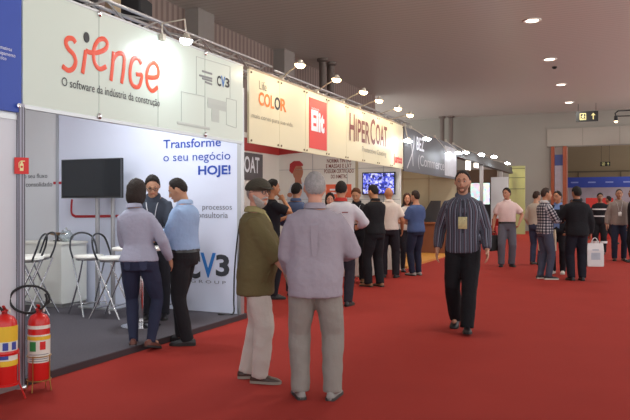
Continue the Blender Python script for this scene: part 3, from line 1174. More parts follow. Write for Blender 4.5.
bl = thing('fascia_board', 'deep blue fascia board with small white lettering above the white stand front', 'fascia board', (FX, 1.0, FZ0 - .07))
MB().span((FX - .035, -2, FZ0 - .07), (FX + .012, S1A - .02, FZ1 + .9)).build('panel', mat('blue_board', '#173fa4', .42, vary=.04), bl, world=True)
white_ink = mat('white_ink', '#dfe4ee', .5)
for s, xa, xb, y0, y1 in (('mativas', 0, 11.5, 48.5, 51.5), ('Equipamento', -5, 15, 53.0, 57.5), ('tico', 0, 6, 59, 60.5)):
    a = on_x(xa, y0, FX + .012); b_ = on_x(xb, y1, FX + .012); z = (a.z + b_.z) / 2
    lettering(s, (FX + .012, a.y, z), (FX + .012, b_.y, z), .028, (1, 0, 0), white_ink, bl)
MB().lathe([(0, 0), (.018, 0), (.018, .02), (0, .024)], (FX + .012, S1A - .06, FZ0 - .02), 10, M.Rotation(math.pi / 2, 3, 'Y')).build('bolt', chrome, bl, world=True)


def clamp(mb, y, z):
    mb.lathe([(0, 0), (.028, 0), (.028, .012), (.012, .024), (0, .024)], (FX + .001, y, z), 12, M.Rotation(math.pi / 2, 3, 'Y'))


# fascia of the first stand
f1 = thing('fascia_board', 'pale green-white fascia board with hand-drawn orange-red lettering along the aisle', 'fascia board', (FX, (S1A + S1B) / 2, FZ0))
pale = mat('pale_board', '#cad7cc', .28, vary=.01, vscale=1)
for k in range(4):
    MB().span((FX - .03, S1A + k * PAN + .004, FZ0), (FX, S1A + (k + 1) * PAN - .004, FZ1)).build('panel', pale, f1, world=True)
for k in range(1, 4):
    MB().span((FX - .026, S1A + k * PAN - .004, FZ0), (FX - .004, S1A + k * PAN + .004, FZ1)).build('joint', mat('joint_line', '#8d9896', .4), f1, world=True)  # grey strip in the gap between neighbouring panels
for k in (1, 3):
    for z in (FZ0 + .01, FZ1 - .01):
        q = MB(); clamp(q, S1A + k * PAN, z); q.build('clamp', chrome, f1, world=True)
MB().span((FX - .04, S1A, FZ0 - .03), (FX + .004, S1B, FZ0)).build('bottom_rail', alu, f1, world=True)
MB().span((FX - .04, S1A, FZ1), (FX + .004, S1B, FZ1 + .02)).build('top_rail', alu, f1, world=True)
orange_red = mat('orange_red_ink', '#e4502f', .4)


def crop_pts(pts, ox, oy, k, X=FX):
    return [on_x(ox + u / k, oy + v / k, X) for u, v in pts]


NX = (1, 0, 0)
letters = {
    's': [(133, 66), (118, 46), (92, 45), (82, 68), (96, 100), (122, 128), (134, 165), (122, 200), (95, 212), (64, 190)],
    'i': [(187, 108), (180, 160), (170, 228)],
    'e': [(188, 108), (210, 118), (250, 118), (290, 100), (300, 72), (284, 48), (256, 52), (234, 86), (228, 130), (236, 178), (262, 205), (294, 192)],
    'n': [(333, 115), (328, 180), (319, 266)],
    'n_': [(327, 165), (345, 132), (370, 122), (388, 140), (386, 200), (375, 280)],
    'g': [(478, 178), (460, 148), (434, 155), (420, 205), (422, 265), (440, 296), (466, 296), (478, 262), (480, 236), (452, 232)],
    'e_': [(508, 246), (540, 250), (566, 240), (566, 200), (545, 172), (520, 186), (507, 235), (512, 290), (536, 320), (564, 300)],
}
for nm, ls in (('s', ['s']), ('i', ['i']), ('e', ['e']), ('n', ['n', 'n_']), ('g', ['g']), ('e', ['e_'])):
    q = MB()
    strokes(q, [crop_pts(letters[l], 50, 30, 5.25) for l in ls], .044, NX)
    q.build('letter_' + nm, orange_red, f1, world=True, smooth=True)
c0 = on_x(50 + 190 / 5.25, 30 + 39 / 5.25, FX)
q = MB().lathe([(0, 0), (1, 0), (1, .006), (0, .006)], (0, 0, 0), 20, M.Rotation(math.pi / 2, 3, 'Y'))
q.v = [V((p.x + FX + .001, p.y * .034 + c0.y, p.z * .046 + c0.z)) for p in q.v]
q.build('letter_dot', mat('black_ink', '#18181b', .4), f1, world=True)
a, b_ = on_x(61.5, 86, FX), on_x(159.5, 105.3, FX)
z = (a.z + b_.z) / 2 - .005
lettering('O software da ind\u00fastria da constru\u00e7\u00e3o', (FX, a.y, z), (FX, b_.y, z), .075, NX, dark_ink, f1)
# drawn outline of a laptop and a phone, four short grey lines, and a three-character mark
thin = mat('thin_grey_ink', '#b7c1bb', .5)
K = 4.0
q = MB()
for line in ([(105, 215), (105, 66), (240, 106), (240, 232)], [(45, 325), (45, 206), (140, 226), (140, 345)], [(225, 338), (225, 232), (265, 242), (265, 352), (225, 338)]):
    for u, v in zip(line, line[1:]):
        q.tube([p + V((.002, 0, 0)) for p in crop_pts([u, v], 170, 40, K)], [(.002, .0045)] * 2, ref=NX, n=6)
for u, v, wd in (((28, 331), (158, 355), .020), ((150, 250), (226, 268), .07), ((166, 296), (196, 303), .10)):
    q.tube([p + V((.002, 0, 0)) for p in crop_pts([u, v], 170, 40, K)], [(.002, wd / 1.2)] * 2, ref=NX, n=4, round_ends=False)
q.build('drawing', thin, f1, world=True)
q = MB()
for u, v in (((128, 124), (168, 136)), ((117, 141), (168, 155)), ((128, 153), (168, 165)), ((140, 167), (168, 178))):
    q.tube([p + V((.002, 0, 0)) for p in crop_pts([u, v], 170, 40, K)], [(.002, .012)] * 2, ref=NX, n=4, round_ends=False)
q.build('short_lines', mat('mid_grey_ink', '#84898a', .5), f1, world=True)
for s, u0, u1, vb0, vb1, m, hh in (('C', 187, 203, 181, 185, dark_ink, .115), ('V', 203, 220, 186, 189, cyan_ink, .125), ('3', 220, 237, 187, 191, dark_ink, .105)):
    a, b_ = crop_pts([(u0, vb0), (u1, vb1)], 170, 40, K); z = (a.z + b_.z) / 2
    lettering(s, (FX, a.y, z), (FX, b_.y, z), hh, NX, m, f1, .03)

# fire-point sign on the post
sg = thing('safety_sign', 'small red fire extinguisher sign fixed on the grey corner post', 'sign', (FX + .029, S1A - .034, on_x(23, 174, FX + .034).z), -.62)
h_ = .128
MB().box((.002, 0, h_ / 2), (.004, .104, h_)).build('plate', mat('sign_red', '#cf1f1c', .45), sg)
q = MB()
q.box((.006, 0, .052), (.003, .026, .056)); q.box((.006, 0, .090), (.003, .014, .02)); q.box((.006, .008, .100), (.003, .03, .008)); q.tube([(.006, -.008, .098), (.006, -.020, .085), (.006, -.019, .05)], .003, n=6)
q.build('pictogram', mat('sign_cream', '#e9dfa0', .5), sg)
MB().lathe([(0, 0), (.009, 0), (.009, .002), (0, .002)], (.0075, 0, .055), 12, M.Rotation(math.pi / 2, 3, 'Y')).build('flame_dot', mat('sign_red', ''), sg)

# ------------------------------------------------------------------ fire extinguishers in their floor stands
ext_red = mat('extinguisher_red', '#cc1d19', .28, spec=.6)
brass = mat('brass_wire', '#b08a4a', .35, .8)
rubber = mat('black_rubber', '#151517', .55)
label_white = mat('label_white', '#dedcd2', .5)
label_yellow = mat('label_yellow', '#e3bb2c', .5)
label_blue = mat('label_blue', '#36479a', .5)
label_green = mat('label_green', '#2f8a4a', .5)


def arc_panel(r, a0, a1, z0, z1, n=10):
    mb = MB()
    rings = []
    for k in range(n + 1):
        a = a0 + (a1 - a0) * k / n
        c, s = math.cos(a), math.sin(a)
        rings.append([V((r * c, r * s, z0)), V((r * c, r * s, z1)), V(((r - .004) * c, (r - .004) * s, z1)), V(((r - .004) * c, (r - .004) * s, z0))])
    return mb.loft(rings)


def extinguisher(label, loc, rz, z0, h, r, hose=True, yellow=False):
    t = thing('fire_extinguisher', label, 'fire extinguisher', (loc[0], loc[1], z0), rz, 'fire extinguishers by the corner post')
    prof = [(0, .012), (r * .8, .012), (r * .82, 0), (r * .97, 0), (r, .02), (r, h * .76), (r * .96, h * .81), (r * .75, h * .87), (r * .36, h * .90), (r * .30, h * .91), (0, h * .91)]
    MB().lathe(prof, n=28).build('cylinder', ext_red, t, smooth=True)
    v = MB().lathe([(0, h * .90), (.020, h * .90), (.020, h * .94), (.026, h * .945), (.026, h * .965), (.014, h * .975), (0, h * .975)], n=14)
    v.tube([(0, 0, h * .945), (0, -.045, h * .945)], .010, n=8)
    v.build('valve', mat('valve_red', '#a11b19', .35), t, smooth=True)
    g = MB()
    g.tube([(.0, .01, h * .97), (0, -.03, h * 1.0), (0, -.085, h * 1.035)], [(.012, .005)] * 3, n=8, ref=(1, 0, 0))
    g.tube([(.0, .01, h * .95), (0, -.04, h * .955), (0, -.095, h * .965)], [(.012, .005)] * 3, n=8, ref=(1, 0, 0))
    g.build('lever', mat('lever_red', '#b8211d', .35), t, smooth=True)
    MB().lathe([(0, 0), (.016, 0), (.016, .012), (0, .012)], (.03, 0, h * .945), 12, M.Rotation(math.pi / 2, 3, 'Y')).build('gauge', label_white, t)
    a0, a1 = -math.pi * .92, -.06
    q = arc_panel(r + .003, a0, a1, h * .24, h * .62); lb = q.build('label_sheet', label_white, t, smooth=True)
    if yellow:
        arc_panel(r + .0045, a0, a1, h * .56, h * .76).build('yellow_band', label_yellow, lb)
        arc_panel(r + .0045, a0, a1, h * .24, h * .31).build('yellow_band', label_yellow, lb)
        for k in range(3):
            a = a0 + .55 + k * .72
            arc_panel(r + .0055, a, a + .42, h * .45, h * .55, 4).build('blue_mark', label_blue, lb)
        arc_panel(r + .0055, a0 + .9, a0 + 1.7, h * .33, h * .42, 5).build('blue_mark', label_blue, lb)
    else:
        arc_panel(r + .0045, a0, a1, h * .55, h * .60).build('yellow_band', label_yellow, lb)
        arc_panel(r + .0055, a0 + .55, a0 + 1.15, h * .40, h * .53, 5).build('green_mark', label_green, lb)
        arc_panel(r + .0055, a0 + 1.5, a0 + 2.0, h * .42, h * .53, 5).build('red_mark', mat('sign_red', ''), lb)
        arc_panel(r + .003, a0, a1, h * .70, h * .80 - .03).build('instruction_sheet', label_white, t)
        q = MB()
        for k in range(4):
            q.v += []
            s_ = arc_panel(r + .0055, a0 + .5, a1 - .5, h * (.26 + .03 * k), h * (.268 + .03 * k), 8)
            q.add(s_.v, s_.f)
        q.build('text_lines', light_ink, lb)
    if hose:
        pts = []
        for k in range(26):
            a = math.radians(-15 + 395 * k / 25)
            rad = .150 - .02 * k / 25
            pts.append(V((-.075 + rad * math.cos(a), .03 + .02 * math.sin(a * .7), h * .98 + .105 * math.sin(a) + .06)))
        pts = [V((0, -.045, h * .945)), V((.03, -.03, h * .985))] + pts
        MB().tube(pts, .0095, n=8).build('hose', rubber, t, smooth=True)
    else:
        pts = smooth_line([V((0, -.045, h * .945)), V((-.06, -.04, h * 1.06)), V((-.14, 0, h * 1.08)), V((-.20, .02, h * .95)), V((-.20, .02, h * .5)), V((-.15, .02, h * .2))])
        MB().tube(pts, .0095, n=8).build('hose', rubber, t, smooth=True)
    return t


e1 = floor_at(39, 390)
q = thing('extinguisher_stand', 'thin brass wire floor stand holding the extinguisher with the looped black hose', 'stand', (e1.x, e1.y, 0), -.5)
r_, H1 = .080, .56
MB().tube([(r_ * 1.1 * math.cos(a), r_ * 1.1 * math.sin(a), .27) for a in [2 * math.pi * k / 24 for k in range(24)]], .004, n=6, closed=True).build('ring', brass, q)
MB().tube([(r_ * 1.1 * math.cos(a), r_ * 1.1 * math.sin(a), .085) for a in [2 * math.pi * k / 24 for k in range(24)]], .004, n=6, closed=True).build('ring', brass, q)
for k in range(4):
    a = math.pi / 4 + k * math.pi / 2
    MB().tube([(r_ * 1.1 * math.cos(a), r_ * 1.1 * math.sin(a), .40 if k in (2,) else .275), (r_ * 1.1 * math.cos(a), r_ * 1.1 * math.sin(a), .09), (r_ * 1.25 * math.cos(a), r_ * 1.25 * math.sin(a), .004)], .004, n=6).build('leg', brass, q)
MB().tube([(-r_ * 1.08, 0, .085), (r_ * 1.08, 0, .085)], .004, n=6).tube([(0, -r_ * 1.08, .085), (0, r_ * 1.08, .085)], .004, n=6).build('cross_bar', brass, q)
MB().prism([(-r_ * 1.12, -.02, .26), (-r_ * 1.12 - .05, -.02, .29), (-r_ * 1.12, -.02, .38)], (0, 1, 0), .012).build('side_plate', ext_red, q)
extinguisher('red fire extinguisher with a looped black hose, in the brass wire stand', e1, .70, .090, H1, r_)
e2 = floor_at(4.5, 401)
q = thing('extinguisher_stand', 'red metal floor stand holding the extinguisher with yellow label bands', 'stand', (e2.x, e2.y, 0), -.4)
MB().tube([(.095 * math.cos(a), .095 * math.sin(a), .36) for a in [2 * math.pi * k / 24 for k in range(24)]], [(.004, .018)] * 24, n=6, closed=True, ref=(1, 0, 0)).build('ring', ext_red, q)
MB().lathe([(0, .12), (.098, .12), (.098, .135), (0, .135)], n=20).build('tray', ext_red, q)
for k in range(3):
    a = -math.pi / 2 + .75 + k * 2 * math.pi / 3
    c, s = math.cos(a), math.sin(a)
    MB().tube([(.095 * c, .095 * s, .36), (.098 * c, .098 * s, .12), (.14 * c, .14 * s, .006)], [(.006, .016)] * 3, n=6, ref=(c, s, 0)).build('leg', ext_red, q)
extinguisher('red fire extinguisher with yellow and white label bands, in the red metal stand', e2, .75, .135, .55, .086, False, True)

# ------------------------------------------------------------------ furniture of the first stand
tvp = on_y(93, 199, S1B - .22)
TY = S1B - .30
tl, br = on_y(64, 160, TY), on_y(123.6, 198, TY)
st = thing('screen_stand', 'grey two-pole floor stand carrying the black television before the pale wall', 'stand', ((tl.x + br.x) / 2 + .08, TY + .05, DECK))
dx0 = on_y(95, 230, TY).x - st.location.x; dx1 = on_y(110.5, 230, TY).x - st.location.x
for xx in (dx0, dx1):
    MB().tube([(xx, 0, .02), (xx, 0, 1.95)], .030, n=12, round_ends=False).build('pole', mat('warm_grey_tube', '#9b9a9c', .4, .5), st, smooth=True)
MB().rbox(((dx0 + dx1) / 2, 0, .012), (.62, .38, .024), .03).build('base', alu, st)
MB().box(((dx0 + dx1) / 2, -.015, 1.72), (.30, .03, .30)).build('bracket', black_matte, st)
tv = thing('television', 'black flat television switched off, on the two-pole stand before the pale wall', 'television', ((tl.x + br.x) / 2, TY, br.z))
w_, h_ = br.x - tl.x, tl.z - br.z
MB().rbox((0, -.02, h_ / 2), (w_, .045, h_), .006).build('housing', black_plastic, tv)
MB().box((0, -.044, h_ / 2 + .008), (w_ - .03, .004, h_ - .042)).build('screen', mat('dark_screen', '#22262a', .12, spec=.6), tv)
b4 = MB().box((0, -.046, .004), (w_, .006, .010)).box((0, -.046, h_ - .004), (w_, .006, .008)).box((-w_ / 2 + .004, -.046, h_ / 2), (.008, .006, h_)).box((w_ / 2 - .004, -.046, h_ / 2), (.008, .006, h_))
b4.build('bezel', mat('grey_bezel', '#5d6065', .4, .3), tv)

# reception cabinet and the things on it
ca, cb = floor_at(62, 308, DECK), floor_at(77, 306, DECK)
cz = .90
cab = thing('reception_cabinet', 'white corner reception cabinet standing against the pale stand wall', 'cabinet', (ca.x, ca.y, DECK))
white_lam = mat('white_laminate', '#dcdcd6', .4, vary=.015)
depth = .46
MB().span((-.78, 0, .05), (0, depth, cz - .06)).build('carcass', white_lam, cab)
MB().span((-.76, .02, 0), (-.02, depth, .05)).build('plinth', mat('plinth_grey', '#8d8d8c', .5), cab)
MB().span((-.80, -.02, cz - .06), (.02, depth, cz - .03)).build('top', mat('cabinet_top', '#e4e2d8', .35), cab)
MB().span((-.775, -.012, .07), (-.395, -.001, cz - .08)).build('door', white_lam, cab)
MB().span((-.385, -.012, .07), (-.005, -.001, cz - .08)).build('door', white_lam, cab)
ctop = DECK + cz - .03
p = on_y(57, 243, ca.y + .22)
bw = thing('serving_bowl', 'wide shallow brown dish on a dark foot, on the reception cabinet', 'bowl', (p.x, p.y, ctop))
MB().lathe([(0, 0), (.05, 0), (.05, .008), (.018, .014), (.018, .075), (.03, .08), (0, .08)], n=20).build('foot', mat('dark_brown', '#33261f', .5), bw, smooth=True)
MB().lathe([(0, .078), (.05, .08), (.11, .098), (.125, .115), (.118, .115), (.10, .106), (0, .09)], n=24).build('dish', mat('tan_dish', '#8c6c4a', .4), bw, smooth=True)
p = on_y(70.5, 243, ca.y + .2)
gj = thing('glass_jar', 'round clear glass jar with a lid on the reception cabinet', 'jar', (min(p.x, ca.x - .12), p.y, ctop))
gl = mat('clear_glass', '#eef4f4', .05, trans=.9)
MB().lathe([(0, 0), (.06, 0), (.095, .05), (.095, .09), (.06, .13), (.055, .14), (.05, .14), (.056, .128), (.089, .09), (.089, .052), (.056, .008), (0, .008)], n=24).build('vessel', gl, gj, smooth=True)
MB().lathe([(0, .14), (.058, .14), (.058, .15), (.02, .165), (.014, .185), (0, .19)], n=20).build('lid', gl, gj, smooth=True)
p = on_y(24, 240, S1B - .1)


def stool(label, loc, rz):
    t = thing('bar_stool', label, 'bar stool', loc, rz, 'bar stools of the first stand')
    zs = .70
    MB().lathe([(0, 0), (.165, 0), (.182, .012), (.182, .03), (.168, .042), (0, .046)], (0, 0, zs), 26).build('seat', mat('white_vinyl', '#e6e3dc', .4), t, smooth=True)
    MB().tube([(.15 * math.cos(a), .15 * math.sin(a), zs - .012) for a in [2 * math.pi * k / 20 for k in range(20)]], .010, n=6, closed=True).build('seat_ring', chrome, t)
    for s in (-1, 1):
        fr = MB().tube(smooth_line([V((s * .15, -.13, zs)), V((s * .145, -.03, .47)), V((s * .15, .09, .22)), V((s * .17, .20, .0))]), .011, n=8, round_ends=False)
        fr.build('leg', chrome, t, smooth=True)
        fr = MB().tube(smooth_line([V((s * .155, .13, zs)), V((s * .155, .03, .47)), V((s * .16, -.09, .22)), V((s * .175, -.20, .0))]), .011, n=8, round_ends=False)
        fr.build('leg', chrome, t, smooth=True)
    MB().tube([(-.155, -.13, .16), (.155, -.13, .16)], .009, n=8).build('foot_rest', chrome, t, smooth=True)
    MB().tube([(-.16, .14, .12), (.16, .14, .12)], .009, n=8).build('stretcher', chrome, t, smooth=True)
    pts = smooth_line([V((-.165, .10, zs + .01)), V((-.175, .15, zs + .14)), V((-.13, .185, zs + .27)), V((0, .20, zs + .315)), V((.13, .185, zs + .27)), V((.175, .15, zs + .14)), V((.165, .10, zs + .01))])
    MB().tube(pts, .012, n=8).build('back_hoop', mat('hoop_dark', '#3c3d42', .3, .6), t, smooth=True)
    return t


s0 = floor_at(89, 314, DECK)
stl = stool('white-seated bar stool with a dark hoop back, between the cabinet and the screen poles', s0, math.radians(70))
s1 = floor_at(112, 317, DECK)
dup(stl, s1, math.radians(100), 'white-seated bar stool with a dark hoop back, right behind the woman in the blouse')
s2 = floor_at(28, 318, DECK)
dup(stl, s2, math.radians(-60), 'white-seated bar stool with a dark hoop back, partly hidden behind the corner post')
s3 = floor_at(166, 312, DECK)
dup(stl, s3, math.radians(-100), 'white-seated bar stool seen between the woman in jeans and the man in pale blue')
s4 = floor_at(37, 313, DECK)
dup(stl, s4, math.radians(-20), 'white-seated bar stool close in front of the reception cabinet, its hoop turned to the wall')

tb = floor_at(141, 326, DECK)
bt = thing('bistro_table', 'tall round white table between the woman in grey and the man in pale blue', 'table', tb)
MB().lathe([(0, .86), (.31, .86), (.315, .87), (.315, .885), (.31, .89), (0, .89)], n=32).build('table_top', mat('white_vinyl', ''), bt, smooth=True)
MB().tube([(0, 0, .02), (0, 0, .86)], .03, n=12).build('column', chrome, bt, smooth=True)
MB().lathe([(0, 0), (.22, 0), (.22, .008), (.06, .025), (.03, .04), (0, .04)], n=28).build('base', chrome, bt, smooth=True)

# loose black cable hanging down the end of the printed wall
cp = [V((FX - .01, S1B - .05, 1.25)), V((FX - .05, S1B - .06, 1.0)), V((FX - .09, S1B - .06, .6)), V((FX - .10, S1B - .06, .25)), V((FX - .09, S1B - .10, DECK + .012)), V((FX - .25, S1B - .18, DECK + .012))]
cab_ = MB().tube(smooth_line(cp), .010, n=8).build('cable', rubber, smooth=True)
tag(cab_, 'black cable hanging down the end of the printed stand wall', 'cable')

# ================================================================== second stand
cream = mat('cream_board', '#d2cbaa', .4, vary=.015, vscale=1)
f2 = thing('fascia_board', 'long cream fascia board with orange, red and maroon lettering', 'fascia board', (FX, (S2A + S2B) / 2, FZ0))
NP = 8
PW = (S2B - S2A) / NP
for k in range(NP):
    MB().span((FX - .03, S2A + k * PW + .003, FZ0), (FX, S2A + (k + 1) * PW - .003, FZ1)).build('panel', cream, f2, world=True)
for k in range(NP + 1):
    for z in (FZ0 + .035, FZ1 - .035):
        q = MB()
        for s in (-1, 1):
            y = S2A + k * PW + s * .05
            if S2A < y < S2B:
                q.lathe([(0, 0), (.014, 0), (.014, .012), (0, .014)], (FX + .001, y, z), 8, M.Rotation(math.pi / 2, 3, 'Y'))
        q.build('bolt_pair', mat('dull_bolt', '#7d6f57', .4, .5), f2, world=True)
MB().span((FX - .05, S2A, FZ1), (FX, S2B, FZ1 + .03)).build('top_rail', mat('brown_rail', '#8a7a66', .5), f2, world=True)


def fx_text(s, x0, x1, yb0, yb1, h, m, parent, bold=0.0, spacing=1.0, X=FX):
    a, b_ = on_x(x0, yb0, X), on_x(x1, yb1, X)
    z = (a.z + b_.z) / 2
    return lettering(s, (X, a.y, z), (X, b_.y, z), h, NX, m, parent, bold, spacing)


warm_grey = mat('warm_grey_ink', '#8b8676', .6)
orange_ink = mat('orange_ink', '#e0761f', .5)
red_ink = mat('red_ink', '#c3261f', .5)
maroon_ink = mat('maroon_ink', '#6e2a22', .5)
fx_text('Life', 259, 266.5, 89, 91.5, .115, warm_grey, f2)
fx_text('COL', 258.3, 274, 104.5, 108.5, .165, orange_ink, f2, .03)
fx_text('O', 274.3, 280, 108.7, 110.3, .165, dark_ink, f2, .03)
fx_text('R', 280.2, 286.3, 110.3, 112, .165, orange_ink, f2, .03)
fx_text('mais cores para sua vida.', 251.5, 293, 117.5, 126.8, .06, warm_grey, f2)
ra, rb = on_x(309, 95.5, FX), on_x(326.5, 141.5, FX)
MB().span((FX + .001, ra.y, 2.30), (FX + .006, rb.y, 3.07)).build('red_panel', mat('logo_red', '#d02a20', .45), f2, world=True)
fx_text('Elit', 311, 324.3, 129.8, 131.5, .29, white_ink, f2, .05, X=FX + .006)
fx_text('indutora', 311.5, 319, 108.8, 110.6, .03, white_ink, f2, X=FX + .006)
for s, xa, xb, hh in (('H', 349.3, 354.6, .47), ('IPER', 355.4, 369.6, .39), ('C', 370.2, 375.0, .47), ('OAT', 375.6, 387, .39)):
    fx_text(s, xa, xb, 139.8 + (xa - 349.3) * .165, 139.8 + (xb - 349.3) * .165, hh, maroon_ink, f2, .02)
fx_text('Protective Coating', 362, 386, 151.8, 156.2, .10, warm_grey, f2)
fx_text('Juntos', 393.5, 402, 161.5, 164, .17, red_ink, f2, .04)

warm_wall = mat('second_stand_wall', '#d8d6d0', .5, vary=.02)
corner = on_y(279, 155, S2B)
BX = corner.x
w = struct('wall_second_back', MB().span((BX - .06, S1B + .2, 0), (BX, S2B + .05, 3.0)), warm_wall)
w2 = struct('wall_second_side', MB().span((BX, S2B, 0), (FX - .06, S2B + .05, 3.0)), warm_wall)
stripe_m = mat('red_stripe', '#a8312f', .5)
zs = corner.z
MB().prism([(BX + .003, S1B + .3, zs - .02), (BX + .003, S2B - .01, zs - .01), (BX + .003, S2B - .01, zs + .27), (BX + .003, S1B + .3, zs + .27)], (1, 0, 0), .004).build('red_stripe', stripe_m, w)
MB().prism([(BX + .005, S2B - .003, zs), (BX + 1.55, S2B - .003, zs + .10), (BX + 1.55, S2B - .003, zs + .28), (BX + .005, S2B - .003, zs + .28)], (0, -1, 0), .004).build('red_stripe', stripe_m, w2)
q = MB()
for z in (1.55, 2.25):
    q.span((BX + .01, S2B - .008, z), (FX - .07, S2B - .001, z + .012))
for k in range(1, 4):
    q.span((BX + .01 + .86 * k, S2B - .008, 0), (BX + .025 + .86 * k, S2B - .001, 3))
q.build('panel_joint', mat('joint_grey', '#a5a6a8', .5), w2)
pz = on_x(250, 153, BX), on_x(262, 181, BX)
y1 = on_x(262, 165, BX).y
dp = thing('wall_banner', 'dark grey sign panel with pale condensed capitals on the back wall of the second stand', 'sign', (BX + .004, y1 - 1.1, 0))
MB().span((BX + .004, y1 - 2.0, pz[1].z), (BX + .02, y1, pz[0].z)).build('panel', mat('slate_board', '#57555a', .5), dp, world=True)
a = on_x(258.5, 173, BX)
lettering('HIPERCOAT', (BX + .02, a.y - 1.75, a.z), (BX + .02, a.y, a.z), .34, NX, white_ink, dp, .02)
# printed picture of a worker in a red cap, a text block and an orange-red square on the cross wall
def onw(px, py):
    return on_y(px, py, S2B)
pc = thing('wall_picture', 'printed picture of a worker in a red cap on the white cross wall', 'picture', onw(294, 200))
flat = lambda pts, d, m, nm: MB().prism([onw(*p) + V((0, -d, 0)) for p in pts], (0, -1, 0), .003).build(nm, m, pc, world=True)
def oval(cx, cy, rx, ry, n=20, rot=0):
    return [(cx + rx * math.cos(2 * math.pi * k / n) * math.cos(rot) - ry * math.sin(2 * math.pi * k / n) * math.sin(rot), cy + rx * math.cos(2 * math.pi * k / n) * math.sin(rot) + ry * math.sin(2 * math.pi * k / n) * math.cos(rot)) for k in range(n)]
face_m = mat('printed_skin', '#a9715a', .6, vary=.15, vscale=12)
flat([(288, 212), (287, 196), (291, 185), (298, 180), (306, 184), (309, 196), (309, 212)], .002, mat('printed_shirt', '#bcc4d0', .6, vary=.1), 'shirt')
flat(oval(298, 172, 5.2, 8), .005, face_m, 'face')
flat([(295, 178), (301, 178), (302, 184), (295, 184)], .004, face_m, 'neck')
flat([(289.5, 171), (290, 164), (294, 161), (300, 161), (303, 164), (303.2, 166), (296, 166), (294, 170), (292.5, 174)], .008, mat('printed_cap', '#a32c30', .6), 'cap')
flat(oval(290, 195, 2.6, 2.2), .008, face_m, 'hand')
tx = thing('wall_notice', 'block of four lines of dark capitals printed high on the white cross wall', 'notice', onw(339, 180))
for s, xa, xb, yb in (('NORMA TINTAS', 327, 351, 162.8), ('E MASSAS E LAT', 326, 351.5, 168.0), ('POSSUEM CERTIFICADO', 324.3, 354, 173.2), ('DO INMETRO', 331, 347.5, 178.4)):
    a, b_ = onw(xa, yb), onw(xb, yb)
    lettering(s, a, (b_.x, b_.y, a.z), .085, NF, maroon_ink, tx, .02)
oq = thing('wall_panel', 'orange-red square panel with pale print, below the lines of capitals', 'panel', onw(338, 198))
a, b_ = onw(326, 184.5), onw(351.5, 197.5)
MB().span((a.x, S2B - .01, b_.z), (b_.x, S2B - .002, a.z)).build('board', mat('orange_red_board', '#d9603f', .5), oq, world=True)
MB().span((a.x + .1, S2B - .014, b_.z + .08), (b_.x - .3, S2B - .010, b_.z + .12)).span((a.x + .1, S2B - .014, b_.z + .16), (b_.x - .15, S2B - .010, b_.z + .20)).build('print', white_ink, oq, world=True)
struct('trim_second_side', MB().span((onw(357, 180).x - .03, S2B - .03, 0), (onw(357, 180).x + .03, S2B - .003, 3.0)), mat('beige_profile', '#a89a80', .5))

a, b_ = on_y(362, 172.5, S2B - .10), on_y(395, 194.5, S2B - .10)
tv2 = thing('television', 'lit television showing a blue and white mosaic, above the group at the second stand', 'television', ((a.x + b_.x) / 2, S2B - .10, b_.z))
w_, h_ = b_.x - a.x, a.z - b_.z
MB().rbox((0, .03, h_ / 2), (w_, .05, h_), .006).build('housing', black_plastic, tv2)
MB().box((0, .065, h_ / 2), (.25, .06, .25)).build('bracket', black_matte, tv2)
scr = mat('mosaic_screen', '#3c4cc0', .3, emit=.9)
nt, b = nodes_of(scr)
tc = nt.nodes.new('ShaderNodeTexCoord'); vo = nt.nodes.new('ShaderNodeTexVoronoi'); vo.inputs['Scale'].default_value = 24
nt.links.new(tc.outputs['Object'], vo.inputs['Vector'])
cr = nt.nodes.new('ShaderNodeValToRGB')
cr.color_ramp.elements[0].color = lin('#14163a'); cr.color_ramp.elements[1].color = lin('#c9cdf0')
e = cr.color_ramp.elements.new(.5); e.color = lin('#3a4ac8')
sp = nt.nodes.new('ShaderNodeSeparateColor'); nt.links.new(vo.outputs['Color'], sp.inputs[0])
nt.links.new(sp.outputs[0], cr.inputs[0]); nt.links.new(cr.outputs[0], b.inputs['Emission Color']); nt.links.new(cr.outputs[0], b.inputs['Base Color'])
MB().box((0, .003, h_ / 2), (w_ - .05, .004, h_ - .05)).build('screen', scr, tv2)

# low red and white counter, behind the group
p = floor_at(404, 268)
rc = thing('display_counter', 'low red and white counter behind the man in the blue shirt', 'counter', (-4.75, S2B - 1.3, 0))
MB().rbox((0, 0, .30), (.55, .9, .60), .03).build('body', mat('counter_white', '#cfc8c0', .5), rc)
MB().rbox((0, 0, .74), (.60, .95, .28), .04).build('red_band', red_paint, rc)
MB().rbox((0, 0, .90), (.66, 1.0, .04), .04).build('top', mat('counter_white', ''), rc)

# ------------------------------------------------------------------ spotlights over the fronts
warm_bulb = mat('warm_bulb', '#ffd9a0', .5, emit=18)
cold_bulb = mat('cold_bulb', '#eaf6ff', .5, emit=30)
lamp_grey = mat('lamp_grey', '#b9b2a4', .4, .3)


